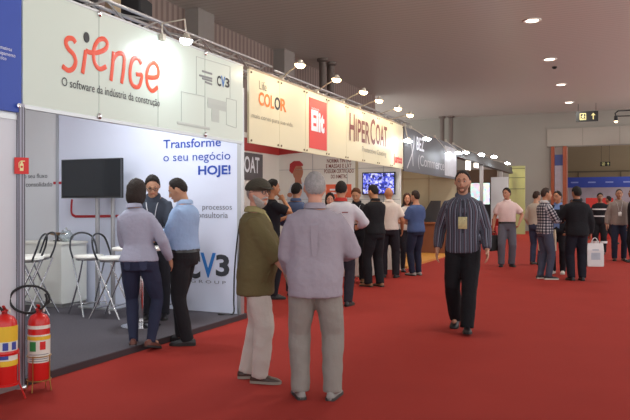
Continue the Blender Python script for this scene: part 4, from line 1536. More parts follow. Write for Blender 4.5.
def arm_spot(label, base, head, bulb, power, color, group, square=False, r=.075):
    t = thing('arm_spotlight', label, 'spotlight', base, 0, group)
    b, h = V((0, 0, 0)), V(head) - V(base)
    MB().box((0, 0, .0), (.05, .05, .06)).build('clamp', lamp_grey, t)
    if square:
        pts = [b, V((0, 0, h.z + .20)), V((h.x * .95, h.y * .95, h.z + .22)), V((h.x, h.y, h.z + .10))]
    else:
        pts = [b, b.lerp(h, .5) + V((0, 0, .02)), h + V((0, 0, .02))]
    MB().tube(pts, .009, n=8).build('arm', lamp_grey, t, smooth=True)
    tilt = M.Rotation(math.radians(8), 3, 'Y')
    MB().lathe([(0, .075), (.025, .075), (.035, .05), (r, .022), (r, .014), (r - .008, .014), (.03, .035), (0, .035)], h, 18, tilt).build('shade', lamp_grey, t, smooth=True)
    MB().ellipsoid(h + V((0, 0, .006)), (r * .92, r * .92, .045), tilt).build('bulb', bulb, t, smooth=True)
    l = bpy.data.lights.new('lamp_light', 'AREA'); l.shape = 'DISK'; l.size = r * 1.4; l.energy = power; l.color = color
    o = bpy.data.objects.new('lamp_light', l); COL.objects.link(o); o.parent = t
    o.location = h + V((-.012, 0, -.050)); o.rotation_euler = (0, math.radians(28), 0)
    return t


ords = ('nearest the camera', 'second along', 'third along', 'fourth along', 'fifth along', 'last along')
for (hx, hy, bx, by), od in zip(((300, 65.5, 283, 77), (336.5, 80, 318, 92), (363.5, 92.5, 344, 103), (379, 101, 360, 109), (398, 109, 379, 117), (410, 115.5, 392, 121)), ords):
    hp = on_x(hx, hy, FX + .42)
    bp = on_x(bx, by, FX)
    arm_spot('warm halogen spotlight on a thin arm over the cream fascia, ' + od, V((FX - .02, bp.y, FZ1 + .05)), V((FX + .42, hp.y, hp.z)), warm_bulb, HALOGEN_W, (1, .80, .54), 'halogen spotlights over the cream fascia')
hp = on_x(186, 41, FX + .30); bp = on_x(160, 32, FX)
arm_spot('cold white spotlight on a bent arm over the pale green-white fascia', V((FX + .028, bp.y, FZ1 - .02)), V((FX + .30, hp.y, hp.z)), cold_bulb, LED_W, (.86, .95, 1), None, True, .07)

# ------------------------------------------------------------------ lattice trusses and gear on top of the stands
steel = mat('truss_steel', '#a9a7a8', .3, .8)


def truss(label, y0, y1, x, z, w=.26, step=.45, name='lattice_truss', m=None):
    m = m or steel
    t = thing(name, label, 'truss', (x, y0, z))
    for sx in (-1, 1):
        for sz in (0, 1):
            MB().tube([(sx * w / 2, 0, sz * w), (sx * w / 2, y1 - y0, sz * w)], .022, n=8).build('chord', m, t, smooth=True)
    q = MB()
    n = int((y1 - y0) / step)
    for k in range(n):
        a, b = k * step, (k + 1) * step
        if k % 2:
            a, b = b, a
        for sx in (-1, 1):
            q.tube([(sx * w / 2, a, 0), (sx * w / 2, b, w)], .011, n=6)
        for sz in (0, 1):
            q.tube([(-w / 2, a, sz * w), (w / 2, b, sz * w)], .011, n=6)
    q.build('bracing', m, t)
    for y in (.25, y1 - y0 - .25):
        MB().tube([(0, y, -(z - 2.9)), (0, y, 0)], .03, n=8).build('support', m, t)
    return t


truss('silver lattice truss lying behind the pale green-white fascia', 5.2, 9.4, FX - .75, 3.36, .22)
truss('silver lattice truss lying behind the cream fascia', 9.7, 17.5, FX - .85, 3.36, .22)
for (px, py, lab, sz) in ((82, 8, 'black moving-head stage light farther from the lettered fascia', .22), (133, 17, 'black stage light cluster beside the beige hoist', .30)):
    p = on_x(px, py, FX - 1.35)
    q = thing('stage_light', lab + ', hung above the first stand', 'stage light', p, .3, 'stage lights above the first stand')
    MB().rbox((0, 0, .12), (sz * 1.2, sz * 1.5, .22), .03).build('housing', black_matte, q)
    MB().tube([(0, 0, .1), (.12, -.05, -.06)], [.09, .11], n=14).build('lens_barrel', black_plastic, q, smooth=True)
    MB().tube([(0, -sz * .6, .1), (0, -sz * .6, .4), (0, sz * .6, .4), (0, sz * .6, .1)], .018, n=6).build('yoke', black_matte, q)
    MB().tube([(0, 0, .4), (0, 0, CEIL_Z - p.z)], .022, n=8).build('drop_pole', mat('duct_dark', '#4d4744', .5, .3), q)
p = on_x(113, 8, FX - 1.35)
q = thing('chain_hoist', 'beige chain hoist hanging between the two black stage lights', 'hoist', p)
MB().rbox((0, 0, .1), (.14, .16, .34), .03).build('motor', mat('hoist_beige', '#a08c70', .5), q)
MB().tube([(0, 0, .25), (0, 0, CEIL_Z - p.z)], .012, n=6).build('chain', steel, q)
MB().tube([(0, 0, -.05), (0, 0, -.25)], .02, n=8).build('hook', black_matte, q)

# ================================================================== third stand, dark fascia
f3 = thing('fascia_board', 'dark grey fascia board with faint white lettering, beyond the cream one', 'fascia board', (FX, (S3A + S3B) / 2, FZ0))
MB().span((FX - .03, S3A, FZ0 - .04), (FX, S3B, FZ1)).build('panel', mat('slate_fascia', '#47474d', .55, vary=.12, vscale=1.5), f3, world=True)
fx_text('BEZ', 416.5, 424, 149.5, 151.5, .30, white_ink, f3, .02)
fx_text('(Commerce', 418, 444, 166.5, 169.5, .26, mat('faint_ink', '#a8a4a6', .5), f3)
a, b_ = on_x(444.5, 160, FX), on_x(456, 160, FX)
MB().span((FX + .001, a.y, FZ0 + .02), (FX + .005, b_.y, FZ1 - .1)).build('picture_panel', mat('pale_picture', '#9a989c', .4, vary=.35, vscale=6), f3, world=True)
q = MB()
strokes(q, [[on_x(*p, FX) for p in ((409, 138), (412, 150), (413, 166))], [on_x(*p, FX) for p in ((414, 136), (413, 150), (407, 168))]], .05, NX)
q.build('drawn_lines', mat('faint_ink', ''), f3, world=True)
w3 = struct('wall_third_side', MB().span((-7.6, S3B, 0), (FX - .05, S3B + .06, 3.0)).span((-7.66, S3A, 0), (-7.6, S3B, 3.0)), mat('third_stand_wall', '#b4a98e', .5, vary=.03))
q = MB()
for k in range(5):
    q.span((-7.5 + k * .8, S3B - .02, 0), (-7.46 + k * .8, S3B - .001, 2.9))
q.span((-7.55, S3B - .02, 2.2), (FX - .06, S3B - .001, 2.24))
q.build('profile', mat('beige_profile', ''), w3)
ct = thing('display_counter', 'long red-brown wooden counter on the yellow floor of the third stand', 'counter', (-5.2, S3B - .45, .05))
MB().rbox((0, 0, .42), (1.8, .5, .84), .01).build('body', mat('red_brown_wood', '#7d4a31', .5, vary=.15, vscale=5), ct)
MB().rbox((0, -.02, .86), (1.9, .6, .05), .01).build('top', mat('red_brown_top', '#94593a', .4, vary=.12), ct)
for k, (dx, lab) in enumerate(((-.55, 'dark slanted display panel on the wooden counter, nearer the blue-shirted man'), (.25, 'dark slanted display panel on the wooden counter, nearer the walking man'))):
    q = thing('sloping_display', lab, 'display panel', (-5.2 + dx, S3B - .5, .05 + .885), 0, 'slanted panels on the wooden counter')
    MB().prism([(-.30, 0, 0), (.30, 0, 0), (.34, 0, .62), (.05, 0, .62)], (0, 1, 0), .05).build('board', mat('slate_panel', '#3f4147', .4), q)
    MB().prism([(.1, .05, 0), (.16, .05, 0), (.16, .05, .5)], (0, 1, 0), .18).build('strut', alu, q)

# ================================================================== fourth stand: open frame of posts, lights, a bright screen
post_m = mat('pale_post', '#b5b3b2', .45, .2)
for (px, lab) in ((481.5, 'pale slim post beside the bright screen'), (501, 'pale slim post above the white partition')):
    p = on_x(px, 200, FX - .3)
    q = thing('stand_post', lab, 'post', (p.x, p.y, 0))
    MB().box((0, 0, 1.45), (.12, .12, 2.9)).build('profile', post_m, q)
    MB().box((0, 0, .01), (.24, .24, .02)).build('foot_plate', post_m, q)
y4a, y4b = S3B + .3, 33.5
q = thing('frame_beam', 'dark horizontal beam of the open stand carrying the row of white lights', 'beam', (FX - .3, (y4a + y4b) / 2, 3.02))
MB().span((-.06, y4a - (y4a + y4b) / 2, .0), (.06, y4b - (y4a + y4b) / 2, .22)).build('rail', mat('beam_dark', '#2e2a28', .5), q)
MB().span((-.10, y4a - (y4a + y4b) / 2, -.1), (.10, y4b - (y4a + y4b) / 2, .0)).build('lower_rail', mat('beam_dark', ''), q)
wp = on_y(491, 200, 29.6), on_y(508, 200, 29.6)
struct('wall_fourth_partition', MB().span((wp[0].x, 29.6, 0), (wp[1].x, 29.7, 2.62)), mat('partition_white', '#d9dcdc', .5, vary=.02))
struct('wall_fourth_back', MB().span((-8, 30.6, 0), (FX - .5, 30.7, 3.0)).span((-8.05, S3B + .06, 0), (-8, 30.7, 3.0)), mat('fourth_back', '#6f5a48', .6, vary=.12))
a, b_ = on_y(470, 182.5, 28.6), on_y(490.5, 205, 28.6)
sc4 = thing('video_screen', 'bright colourful video wall behind the walking man in the striped shirt', 'screen', ((a.x + b_.x) / 2, 28.6, 0))
bright = mat('bright_screen', '#bcd0e0', .4, emit=1.1)
nt, b = nodes_of(bright)
tc = nt.nodes.new('ShaderNodeTexCoord'); vo = nt.nodes.new('ShaderNodeTexVoronoi'); vo.inputs['Scale'].default_value = 9; vo.distance = 'CHEBYCHEV'
nt.links.new(tc.outputs['Object'], vo.inputs['Vector'])
hs = nt.nodes.new('ShaderNodeMix'); hs.data_type = 'RGBA'; hs.inputs[0].default_value = .62; hs.inputs[7].default_value = lin('#c8d8de')
nt.links.new(vo.outputs['Color'], hs.inputs[6]); nt.links.new(hs.outputs[2], b.inputs['Emission Color']); nt.links.new(hs.outputs[2], b.inputs['Base Color'])
w_, h_ = b_.x - a.x, a.z - b_.z
MB().box((0, -.03, b_.z + h_ / 2), (w_ - .06, .01, h_ - .06)).build('screen', bright, sc4)
MB().box((0, .02, b_.z + h_ / 2), (w_, .09, h_)).build('housing', black_plastic, sc4)
MB().box((0, .02, b_.z / 2), (w_, .09, b_.z)).build('plinth', black_matte, sc4)
rd = thing('red_armchair', 'red upholstered armchair beside the white partition, partly behind the walking man', 'armchair', floor_at(494, 241.5), -.6)
redv = mat('red_vinyl', '#a5241f', .5)
MB().rbox((0, 0, .24), (.62, .6, .40), .05).build('seat', redv, rd)
MB().rbox((0, .27, .52), (.66, .14, .75), .05).build('backrest', redv, rd)
for s in (-1, 1):
    MB().rbox((s * .31, 0, .34), (.12, .58, .56), .04).build('armrest', redv, rd)
gp = on_y(509, 200, 34.5), on_y(525, 200, 34.5)
q = struct('wall_green_panel', MB().span((gp[0].x, 34.5, 0), (gp[1].x, 34.6, 3.35)), mat('green_panel', '#a6ab7c', .5, vary=.03))
t4 = MB()
for z in (2.2, 2.75, 3.2):
    t4.span((gp[0].x, 34.48, z), (gp[1].x, 34.5, z + .04))
t4.build('joint', mat('green_joint', '#6f7554', .5), q)

white_spots = ((408, 141, 'by the edge of the cream fascia'), (427, 139, 'above the faint lettering of the dark fascia'), (449, 154, 'over the far end of the dark fascia'), (459, 153, 'just past the dark fascia'),
               (466, 152.5, 'third from the dark fascia, over the walking man'), (481.5, 155, 'on the post beside the bright screen'), (494, 157, 'between the two pale posts'), (507.5, 163.5, 'last of the row, by the green panel'))
for px, py, lab in white_spots:
    X = FX + .30
    hp = on_x(px, py, X)
    if hp.y < S3B:
        arm_spot('white spotlight on an arm ' + lab, V((FX - .015, max(hp.y - .25, S3A + .08), FZ1 + .045)), hp, cold_bulb, STAND_W, (.92, .97, 1), 'white spotlights of the far stands', False, .10)
    else:
        arm_spot('white spotlight on an arm ' + lab, V((FX - .3, hp.y - .2, 3.24)), hp, cold_bulb, STAND_W * 1.2, (.95, .98, 1), 'white spotlights of the far stands', False, .12)
for px, py, lab in ((468, 165.5, 'small lit white box sign hung left of the pale posts'), (476, 163.5, 'small lit white box sign hung beside the first pale post')):
    p = on_x(px, py, FX - .3)
    q = thing('light_box', lab, 'light box', (p.x, p.y, p.z - .15), 0, 'lit white box signs')
    MB().rbox((0, 0, .15), (.10, .42, .34), .01).build('housing', post_m, q)
    MB().box((.052, 0, .15), (.006, .38, .30)).box((0, -.212, .15), (.08, .006, .30)).build('lit_face', mat('lit_face', '#fff6e6', .5, emit=2.2), q)
    MB().tube([(0, 0, .32), (0, 0, 2.92 - p.z + .15)], .012, n=6).build('hanger', alu, q)

# ================================================================== ceiling lights, exit signs, hanging lamp arm
glow = mat('downlight_glow', '#fff3dc', .5, emit=7)
rim = mat('downlight_rim', '#d8d3cc', .4)
d0 = None
for k, lab in enumerate(('round ceiling downlight nearest the camera, at the top of the view', 'second round ceiling downlight along the row', 'third round ceiling downlight along the row', 'round ceiling downlight closest to the far wall')):
    loc = V((DOWNLIGHT_X, DOWNLIGHT_Y[k], CEIL_Z))
    if d0 is None:
        d0 = thing('ceiling_light', lab, 'ceiling light', loc, 0, 'downlights over the aisle')
        MB().lathe([(.205, -.001), (.245, -.001), (.245, -.02), (.225, -.03), (.205, -.02)], n=32).build('rim', rim, d0, smooth=True)
        MB().lathe([(0, -.004), (.204, -.004), (.204, -.012), (.12, -.03), (0, -.036)], n=32).build('diffuser', glow, d0, smooth=True)
    else:
        dup(d0, loc, 0, lab)
sp_ = thing('smoke_detector', 'small dark round detector on the ceiling beside the third downlight', 'detector', (on_y(554.5, 90.5, 26).x, 26, CEIL_Z))
MB().lathe([(0, 0), (.09, 0), (.08, -.05), (.04, -.08), (0, -.08)], n=16).build('body', black_matte, sp_)

sign_black = mat('sign_black', '#15181a', .5)
sign_glow = mat('sign_glow', '#d7cf8f', .5, emit=.25)


def exit_sign(label, c, w, h, top):
    q = thing('exit_sign', label, 'sign', (c.x, c.y, c.z - h / 2))
    MB().box((0, 0, h / 2), (w, .08, h)).build('panel', sign_black, q)
    g = MB()
    y = -.043
    s = h
    x0 = -w * .18
    g.box((x0 - .26 * s, y, s * .5), (.06 * s, .006, .62 * s)); g.box((x0 + .26 * s, y, s * .5), (.06 * s, .006, .62 * s)); g.box((x0, y, s * .80), (.56 * s, .006, .06 * s)); g.box((x0, y, s * .20), (.56 * s, .006, .06 * s))
    g.build('door_outline', sign_glow, q)
    g = MB()
    g.ellipsoid((x0 + .04 * s, y, .66 * s), (.06 * s, .004, .06 * s))
    g.tube([(x0 + .01 * s, y, .58 * s), (x0 - .03 * s, y, .42 * s)], [(.004, .06 * s)] * 2, ref=(0, 1, 0), n=6)
    g.tube([(x0 - .03 * s, y, .42 * s), (x0 + .10 * s, y, .34 * s), (x0 + .08 * s, y, .25 * s)], [(.004, .03 * s)] * 3, ref=(0, 1, 0), n=6)
    g.tube([(x0 - .03 * s, y, .42 * s), (x0 - .14 * s, y, .27 * s)], [(.004, .03 * s)] * 2, ref=(0, 1, 0), n=6)
    g.tube([(x0 - .14 * s, y, .50 * s), (x0 + .0 * s, y, .56 * s), (x0 + .14 * s, y, .48 * s)], [(.004, .025 * s)] * 3, ref=(0, 1, 0), n=6)
    g.build('running_figure', sign_glow, q)
    x1 = w * .28
    g = MB().box((x1, y, .42 * s), (.10 * s, .006, .44 * s))
    g.prism([(x1 - .2 * s, y, .58 * s), (x1 + .2 * s, y, .58 * s), (x1, y, .84 * s)], (0, -1, 0), .004)
    g.build('arrow', sign_glow, q)
    for sx in (-1, 1):
        MB().tube([(sx * w * .4, 0, h), (sx * w * .4, 0, top - c.z + h / 2)], .012, n=6).build('hanger', black_matte, q)
    return q


c_ = on_y(587, 116.5, 36.0)
exit_sign('black exit sign with an arrow and running figure, hung from the ceiling before the doorway', c_, 1.02, .50, CEIL_Z)
c_ = on_y(605.3, 164, 60.5)
exit_sign('small dark exit sign hung in the next hall, above the blue banner', c_, .75, .36, 6.9)

# lamp arm reaching out from a slim column on the right of the aisle
p = on_y(616, 121, 20.0)
q = thing('lamp_column', 'slim dark column at the edge of the view whose arm carries a small lit spotlight', 'lamp', (1.15, 20.0, 0))
MB().tube([(0, 0, 0), (0, 0, CEIL_Z)], .04, n=10, round_ends=False).build('column', black_matte, q)
hx = p.x - 1.15
zt = on_y(616, 111, 20.0).z
MB().tube([(0, 0, zt + .0), (hx + .05, 0, zt), (hx - .02, 0, zt - .06), (hx, 0, p.z + .1)], .018, n=8).tube([(0, 0, zt - .16), (hx + .02, 0, zt - .14)], .014, n=8).build('arm', black_matte, q, smooth=True)
MB().lathe([(0, .14), (.04, .14), (.05, 0), (.042, 0), (.03, .1), (0, .1)], (hx, 0, p.z), 14).build('shade', black_matte, q, smooth=True)
MB().ellipsoid((hx, 0, p.z), (.045, .045, .05)).build('bulb', mat('amber_bulb', '#ffd8b0', .5, emit=6), q, smooth=True)

# ================================================================== in the next hall
ban = thing('banner', 'long blue banner with pale marks across the stand in the next hall', 'banner', (3, 57, 0))
a, b_ = on_y(566.5, 177.5, 57), on_y(640, 187, 57)
MB().span((a.x, 56.96, b_.z), (9, 57.04, a.z)).build('panel', mat('banner_blue', '#2a43a8', .5, vary=.06), ban, world=True)
for k in range(7):
    x0 = a.x + .6 + k * 1.25
    z = (a.z + b_.z) / 2
    q = MB().rbox((x0, 56.955, z), (.55, .004, .10), .002)
    q.build('pale_mark', mat('banner_mark', '#8a9ad6', .5), ban, world=True)
for x in (a.x + .1, 3.0, 8.8):
    MB().span((x - .06, 56.95, 0), (x + .06, 57.05, b_.z)).build('post', post_m, ban, world=True)
struct('wall_next_stand', MB().span((a.x, 58.5, 0), (9, 58.6, b_.z + .1)), mat('next_stand_wall', '#a79fb0', .5, vary=.25, vscale=1.4))
p = floor_at(599, 239)
rk = thing('red_kiosk', 'red box-shaped kiosk in the next hall, left of the man in the grey shirt', 'kiosk', (p.x, p.y + .6, 0))
kr = mat('kiosk_red', '#b3271f', .5, vary=.08)
MB().rbox((0, 0, .55), (1.15, .9, 1.1), .02).build('body', kr, rk)
MB().rbox((0, 0, 1.13), (1.25, 1.0, .06), .02).build('top', mat('kiosk_top', '#c9483c', .4), rk)
MB().rbox((0, .40, 1.45), (1.1, .06, .58), .01).build('back_panel', kr, rk)
p = floor_at(628, 236)
rk = thing('red_kiosk', 'red box-shaped kiosk behind the man in the grey shirt', 'kiosk', (p.x + .2, p.y + 1.5, 0))
MB().rbox((0, 0, .5), (1.6, .9, 1.0), .02).build('body', kr, rk)
MB().rbox((0, 0, 1.03), (1.7, 1.0, .06), .02).build('top', mat('kiosk_top', ''), rk)

# ================================================================== the people
def at_depth(px, d, z=0.0):
    a = (px - CX) / FPX * d
    return V((a * cy_ - d * sy_, a * sy_ + d * cy_, z))


def world_pt(f, p):
    r = f.root
    return r.location + rotm('Z', r.rotation_euler.z) @ (V(p) * f.s)


def palm_pt(f, sd, along=.09, off=.02):
    sh, el, wr, d, n, cu = f.arm[sd]
    return world_pt(f, wr + V(d).normalized() * along + V(n).normalized() * off)


black_leather = mat('black_leather', '#17161a', .35)
tan_leather = mat('tan_leather', '#7d5638', .45)
dark_brown_l = mat('brown_leather', '#3a241b', .4)
white_sole = mat('white_sole', '#c9c4ba', .6)
NEAR, MID, FAR = .0115, .016, .020

# woman in grey at the table
f = Figure(floor_at(142, 351), 22, 'woman with a dark bob, lilac-grey blouse and dark jeans, seen from behind', H=1.66, sex='f', voxel=NEAR, tone='b98a70',
           arms={1: dict(to=(.25, .17, .93), pole=(.5, -1, 0)), -1: dict(to=(-.10, .33, 1.06), pole=(-.6, -1, 0), palm=(.6, 0, -.8))}, head=(-22, 8), tilt=-5, hips=(-.03, 0, 0),
           feet={1: (.085, .02, .035, -16, -14), -1: (-.10, .04, .035, 10, -14)}, group='visitors at the first stand')
f.top('blouse', cloth('9d9eb0'), 'long', .93, .013, .012, .006)
f.trousers(cloth('2a2f45'), 'slim')
f.collar(cloth('9d9eb0'))
for s in (-1, 1):
    q = MB().prism([f.back(s * .045, .93, .018), f.back(s * .12, .94, .018), f.back(s * .115, .86, .022), f.back(s * .08, .84, .024), f.back(s * .05, .86, .022)], (0, -1, 0), .004)
    f.obj('back_pocket', q, cloth('343a52'))
f.hair('2a211d', .020, 'bob', .74)
f.shoes(mat('red_brown_leather', '#5d2e20', .4), style='heel')

# man in pale blue, reading his phone
f = Figure(floor_at(184, 343.5), 104, 'man in a pale blue shirt and black trousers looking down at a phone', H=1.70, voxel=NEAR, tone='b3866a',
           arms={1: dict(to=(.07, .36, 1.17), pole=(.4, -1, -.6), palm=(-.3, -.4, 1), curl=.7), -1: dict(to=(-.09, .36, 1.15), pole=(-.4, -1, -.6), palm=(.3, -.4, 1), curl=.7)}, head=(8, 26),
           feet={1: (.09, .06, 0, -10, 0), -1: (-.09, -.08, 0, 10, 0)}, girth=1.14, belly=.03, group='visitors at the first stand')
f.top('shirt', cloth('8fa6c8'), 'long', 1.0, .014, loose=.012)
f.trousers(cloth('1d1c20'))
f.belt(black_leather); f.collar(cloth('9ab0d0'))
f.hair('1f1916', .012); f.shoes(black_leather)
pp = (palm_pt(f, 1) + palm_pt(f, -1)) / 2
q = thing('smartphone', 'pale smartphone in the hands of the man in pale blue', 'phone', pp + V((0, 0, .01)), math.radians(104))
MB().rbox((0, 0, 0), (.07, .14, .009), .01, rotm('X', .5)).build('case', mat('phone_white', '#d9d8d4', .4), q)
MB().rbox((0, -.003, .006), (.062, .125, .002), .006, rotm('X', .5)).build('screen', mat('dark_screen', ''), q)

# man in glasses leaning over the table
f = Figure(at_depth(156, 8.2, DECK), 205, 'man in glasses and a charcoal shirt bending over the round white table', H=1.74, voxel=NEAR, tone='b98b70', lean=17,
           arms={1: dict(to=(.10, .44, 1.02), pole=(.6, -1, -.3), palm=(-.5, 0, -.8), curl=.6), -1: dict(to=(-.12, .42, 1.03), pole=(-.6, -1, -.3), palm=(.5, 0, -.8), curl=.6)}, head=(12, 22), group='visitors at the first stand')
f.top('shirt', cloth('3d434f'), 'long', 1.0, .014)
f.trousers(cloth('22232a')); f.belt(black_leather); f.collar(cloth('3d434f'))
f.lanyard(mat('lanyard_pale', '#c9ccd4', .6), mat('badge_white', '#e3e2de', .5), 1.18, .04, .055)
f.hair('201a18', .014); f.glasses(); f.shoes(black_leather)
pp = palm_pt(f, 1, .10, .03)
q = MB().rbox(pp + V((0, 0, .02)), (.14, .20, .006), .004, rotm('Y', .7)).build('leaflet', mat('paper_white', '#e6e4de', .6))
tag(q, 'white leaflet in the hand of the man in glasses', 'leaflet')

# older man in the olive jacket
f = Figure(floor_at(256, 380.5), -70, 'older man with a white beard in a flat cap, olive jacket and pale trousers', H=1.62, voxel=NEAR, tone='c4907a', girth=1.06, belly=.05,
           arms={1: dict(to=(.14, .31, .94), pole=(.45, -1, 0), palm=(-1, 0, -.3), curl=.6), -1: dict(to=(-.06, .31, .95), pole=(-.35, -1, 0), palm=(1, 0, -.3), curl=.6)}, head=(-32, -2),
           feet={1: (.08, .04, 0, -6, 0), -1: (-.08, -.10, 0, 8, 0)}, group='men talking in the aisle')
olive = cloth('645a3c', .9)
f.top('jacket', olive, 'roll', .76, .026, .012, .007, loose=.008)
f.strip('shirt_front', (1.40, 1.44, 1.475), (.02, .04, .055), cloth('a39a6c'))
f.collar(cloth('8f865c'), .05, spread=.016)
f.trousers(cloth('b9b0a8'), 'wide', .016, fold=.008)
f.hair('8d8580', .008, 'short'); f.beard('a59e98'); f.flat_cap('3f3a2e'); f.glasses()
f.shoes(dark_brown_l, mat('pale_sole', '#8c8378', .6))
pk = MB().prism([f.front(.10, .98, .036), f.front(.17, .98, .036), f.front(.17, .84, .040), f.front(.10, .84, .040)], (.3, 1, 0), .008)
f.obj('pocket', pk, olive)
pp = (palm_pt(f, 1, .10) + palm_pt(f, -1, .10)) / 2
q = MB().rbox(pp, (.012, .15, .22), .004, rotm('Z', math.radians(-62)) @ rotm('X', .35)).build('folded_leaflet', mat('leaflet_brown', '#8d8078', .6))
tag(q, 'folded leaflet in the hands of the man in the olive jacket', 'leaflet')

# grey-haired man seen from behind
f = Figure(floor_at(315, 398.5), 22, 'grey-haired man in a loose pale lilac shirt and grey trousers, seen from behind', H=1.655, voxel=NEAR, tone='c08c76', girth=1.07, belly=.05,
           arms={1: dict(to=(.20, .30, 1.10), pole=(.75, -1, -.3), palm=(-.6, 0, -.8), curl=.5), -1: dict(to=(-.20, .24, .97), pole=(-.25, -1, 0), palm=(1, 0, -.2), curl=.5)}, head=(6, 2),
           feet={1: (.135, .0, 0, -16, 0), -1: (-.115, .02, 0, 14, 0)}, group='men talking in the aisle')
lil = cloth('989099')
f.top('shirt', lil, 'long', .80, .024, .012, .009, loose=.010)
f.collar(lil)
pl = MB().prism([f.back(-.03, 1.36, .026), f.back(.03, 1.36, .026), f.back(.02, 1.12, .032), f.back(-.02, 1.12, .032)], (0, -1, 0), .004)
f.obj('back_pleat', pl, lil)
f.trousers(cloth('8a847d'), 'wide', .014, fold=.008)
f.hair('969290', .010)
f.shoes(mat('grey_shoe', '#8d8984', .6), mat('dark_heel', '#3a3634', .6))

# walking man in the striped shirt
stripe_m1 = stripe_cloth('striped_shirt', '#50525e', [(.30, '#2c2c34'), (.48, '#8b8f9e'), (.58, '#50525e'), (.80, '#5f4049'), (.88, '#33333c')], .055)
f = Figure(floor_at(463, 330), 190, 'man in a dark vertically striped shirt and black trousers walking towards us', H=1.80, voxel=NEAR, tone='ae8068', girth=1.03,
           arms={1: dict(to=(.28, -.02, .895), pole=(.3, -1, 0)), -1: dict(to=(-.26, .13, .90), pole=(-.3, -1, 0))}, head=(-6, 2),
           feet={-1: (-.045, .20, 0, 4, 4), 1: (.085, -.20, .045, -8, -18)}, group='men walking in the aisle')
f.top('shirt', stripe_m1, 'long', .86, .016, .010, .005)
f.collar(stripe_m1)
f.strip('button_band', (.88, 1.0, 1.1, 1.25, 1.38, 1.44), (.016,) * 6, cloth('34363f'), thick=.003)
f.trousers(cloth('18181c'), 'wide')
f.lanyard(mat('lanyard_dark', '#43474f', .6), mat('badge_print', '#b7ad7e', .5, vary=.5, vscale=30), 1.26, .048, .065)
f.hair('241d1a', .011, 'short', .78); f.stubble('7d5c49'); f.shoes(black_leather)

# ---- the group at the second stand
G2 = 'visitors crowding at the second stand'
f = Figure(at_depth(271, 10.4, 0), -48, 'man in black with a hand raised to his face, behind the flat-capped man', H=1.80, voxel=MID, tone='b07a58',
           arms={1: dict(to=(.09, .17, 1.46), pole=(.8, .3, -1), palm=(-1, 0, .2), curl=.8), -1: dict(to=(-.10, .26, 1.20), pole=(-.4, -1, -.4), curl=.5)}, head=(0, 6), group=G2)
f.top('t_shirt', cloth('1c1c22'), 'short', .92, .014); f.trousers(cloth('1f2027')); f.hair('1d1815', .014); f.shoes(black_leather)
f = Figure(at_depth(296, 10.8, 0), 10, 'dark-haired man in a slate blue shirt, mostly hidden by the grey-haired man', H=1.76, voxel=MID, tone='ab7f66',
           arms={1: dict(to=(.12, .34, 1.12), pole=(.6, -1, 0)), -1: dict(to=(-.16, .32, 1.10), pole=(-.6, -1, 0))}, head=(-10, 6), group=G2)
f.top('shirt', cloth('43506e'), 'long', .95, .014); f.collar(cloth('43506e')); f.trousers(cloth('25262e')); f.hair('191614', .013); f.shoes(black_leather)
f = Figure(at_depth(341, 9.65, 0), 8, 'man in a white shirt with a red collar seen from behind', H=1.75, voxel=MID, tone='b08063', girth=1.03,
           arms={1: dict(to=(.20, .33, 1.12), pole=(.9, -1, 0)), -1: dict(to=(-.17, .33, 1.12), pole=(-.7, -1, 0))}, head=(10, 8), group=G2)
f.top('polo_shirt', cloth('c3c1c8'), 'long', .88, .018, .010); f.collar(cloth('a8312c'), .05, spread=.014); f.trousers(cloth('2c2a33')); f.hair('1c1816', .012); f.shoes(black_leather)
pr = MB().prism([f.back(.05, 1.335, .022), f.back(.13, 1.335, .022), f.back(.13, 1.32, .022), f.back(.05, 1.32, .022)], (0, -1, 0), .004)
f.obj('back_print', pr, cloth('8a4a4a'))
f = Figure(at_depth(330, 12.0, 0), 195, 'dark-haired woman peering out between the grey-haired man and the red-collared man', H=1.62, sex='f', voxel=MID, tone='c08a72', head=(10, 8), group=G2,
           arms={1: dict(to=(.12, .32, 1.08), pole=(.6, -1, 0)), -1: dict(to=(-.12, .32, 1.08), pole=(-.6, -1, 0))})
f.top('blouse', cloth('2b2530'), 'long', .92, .014); f.trousers(cloth('22222a'), 'slim'); f.hair('241a17', .018, 'bob'); f.shoes(black_leather)
f = Figure(at_depth(357, 12.6, 0), 195, 'brown-haired man in black with a lanyard, head bowed, at the second stand', H=1.74, voxel=MID, tone='b98868', head=(-6, 24), lean=5, group=G2,
           arms={1: dict(to=(.12, .34, 1.10), pole=(.6, -1, -.2), palm=(-.4, 0, 1), curl=.6), -1: dict(to=(-.14, .34, 1.12), pole=(-.6, -1, -.2), palm=(.4, 0, 1), curl=.6)})
f.top('shirt', cloth('1e1d22'), 'long', .95, .014); f.collar(cloth('1e1d22')); f.trousers(cloth('1d1d22'))
f.lanyard(mat('lanyard_pale', ''), mat('badge_white', ''), 1.20, .04, .05); f.hair('5a3823', .016); f.shoes(tan_leather)
f = Figure(at_depth(375, 11.9, 0), 62, 'man in a black short-sleeved shirt with tan shoes, facing the bowed man', H=1.77, voxel=MID, tone='b5835f', head=(6, 14), girth=1.04, group=G2,
           arms={1: dict(to=(.10, .34, 1.13), pole=(.5, -1, -.3), palm=(-.6, 0, .8), curl=.6), -1: dict(to=(-.10, .36, 1.14), pole=(-.5, -1, -.3), palm=(.6, 0, .8), curl=.6)},
           feet={1: (.09, -.04, 0, -10, 0), -1: (-.09, .06, 0, 10, 0)})
f.top('polo_shirt', cloth('19191d'), 'short', .90, .016, .008); f.collar(cloth('19191d')); f.trousers(cloth('1a1a1f'), 'wide'); f.hair('1a1614', .012); f.shoes(tan_leather)
pp = palm_pt(f, -1, .11, .03)
q = MB().rbox(pp + V((0, 0, .03)), (.16, .20, .008), .004, rotm('Y', .4)).build('leaflet', mat('paper_white', ''))
tag(q, 'white leaflet between the man in black with tan shoes and the bowed brown-haired man', 'leaflet')
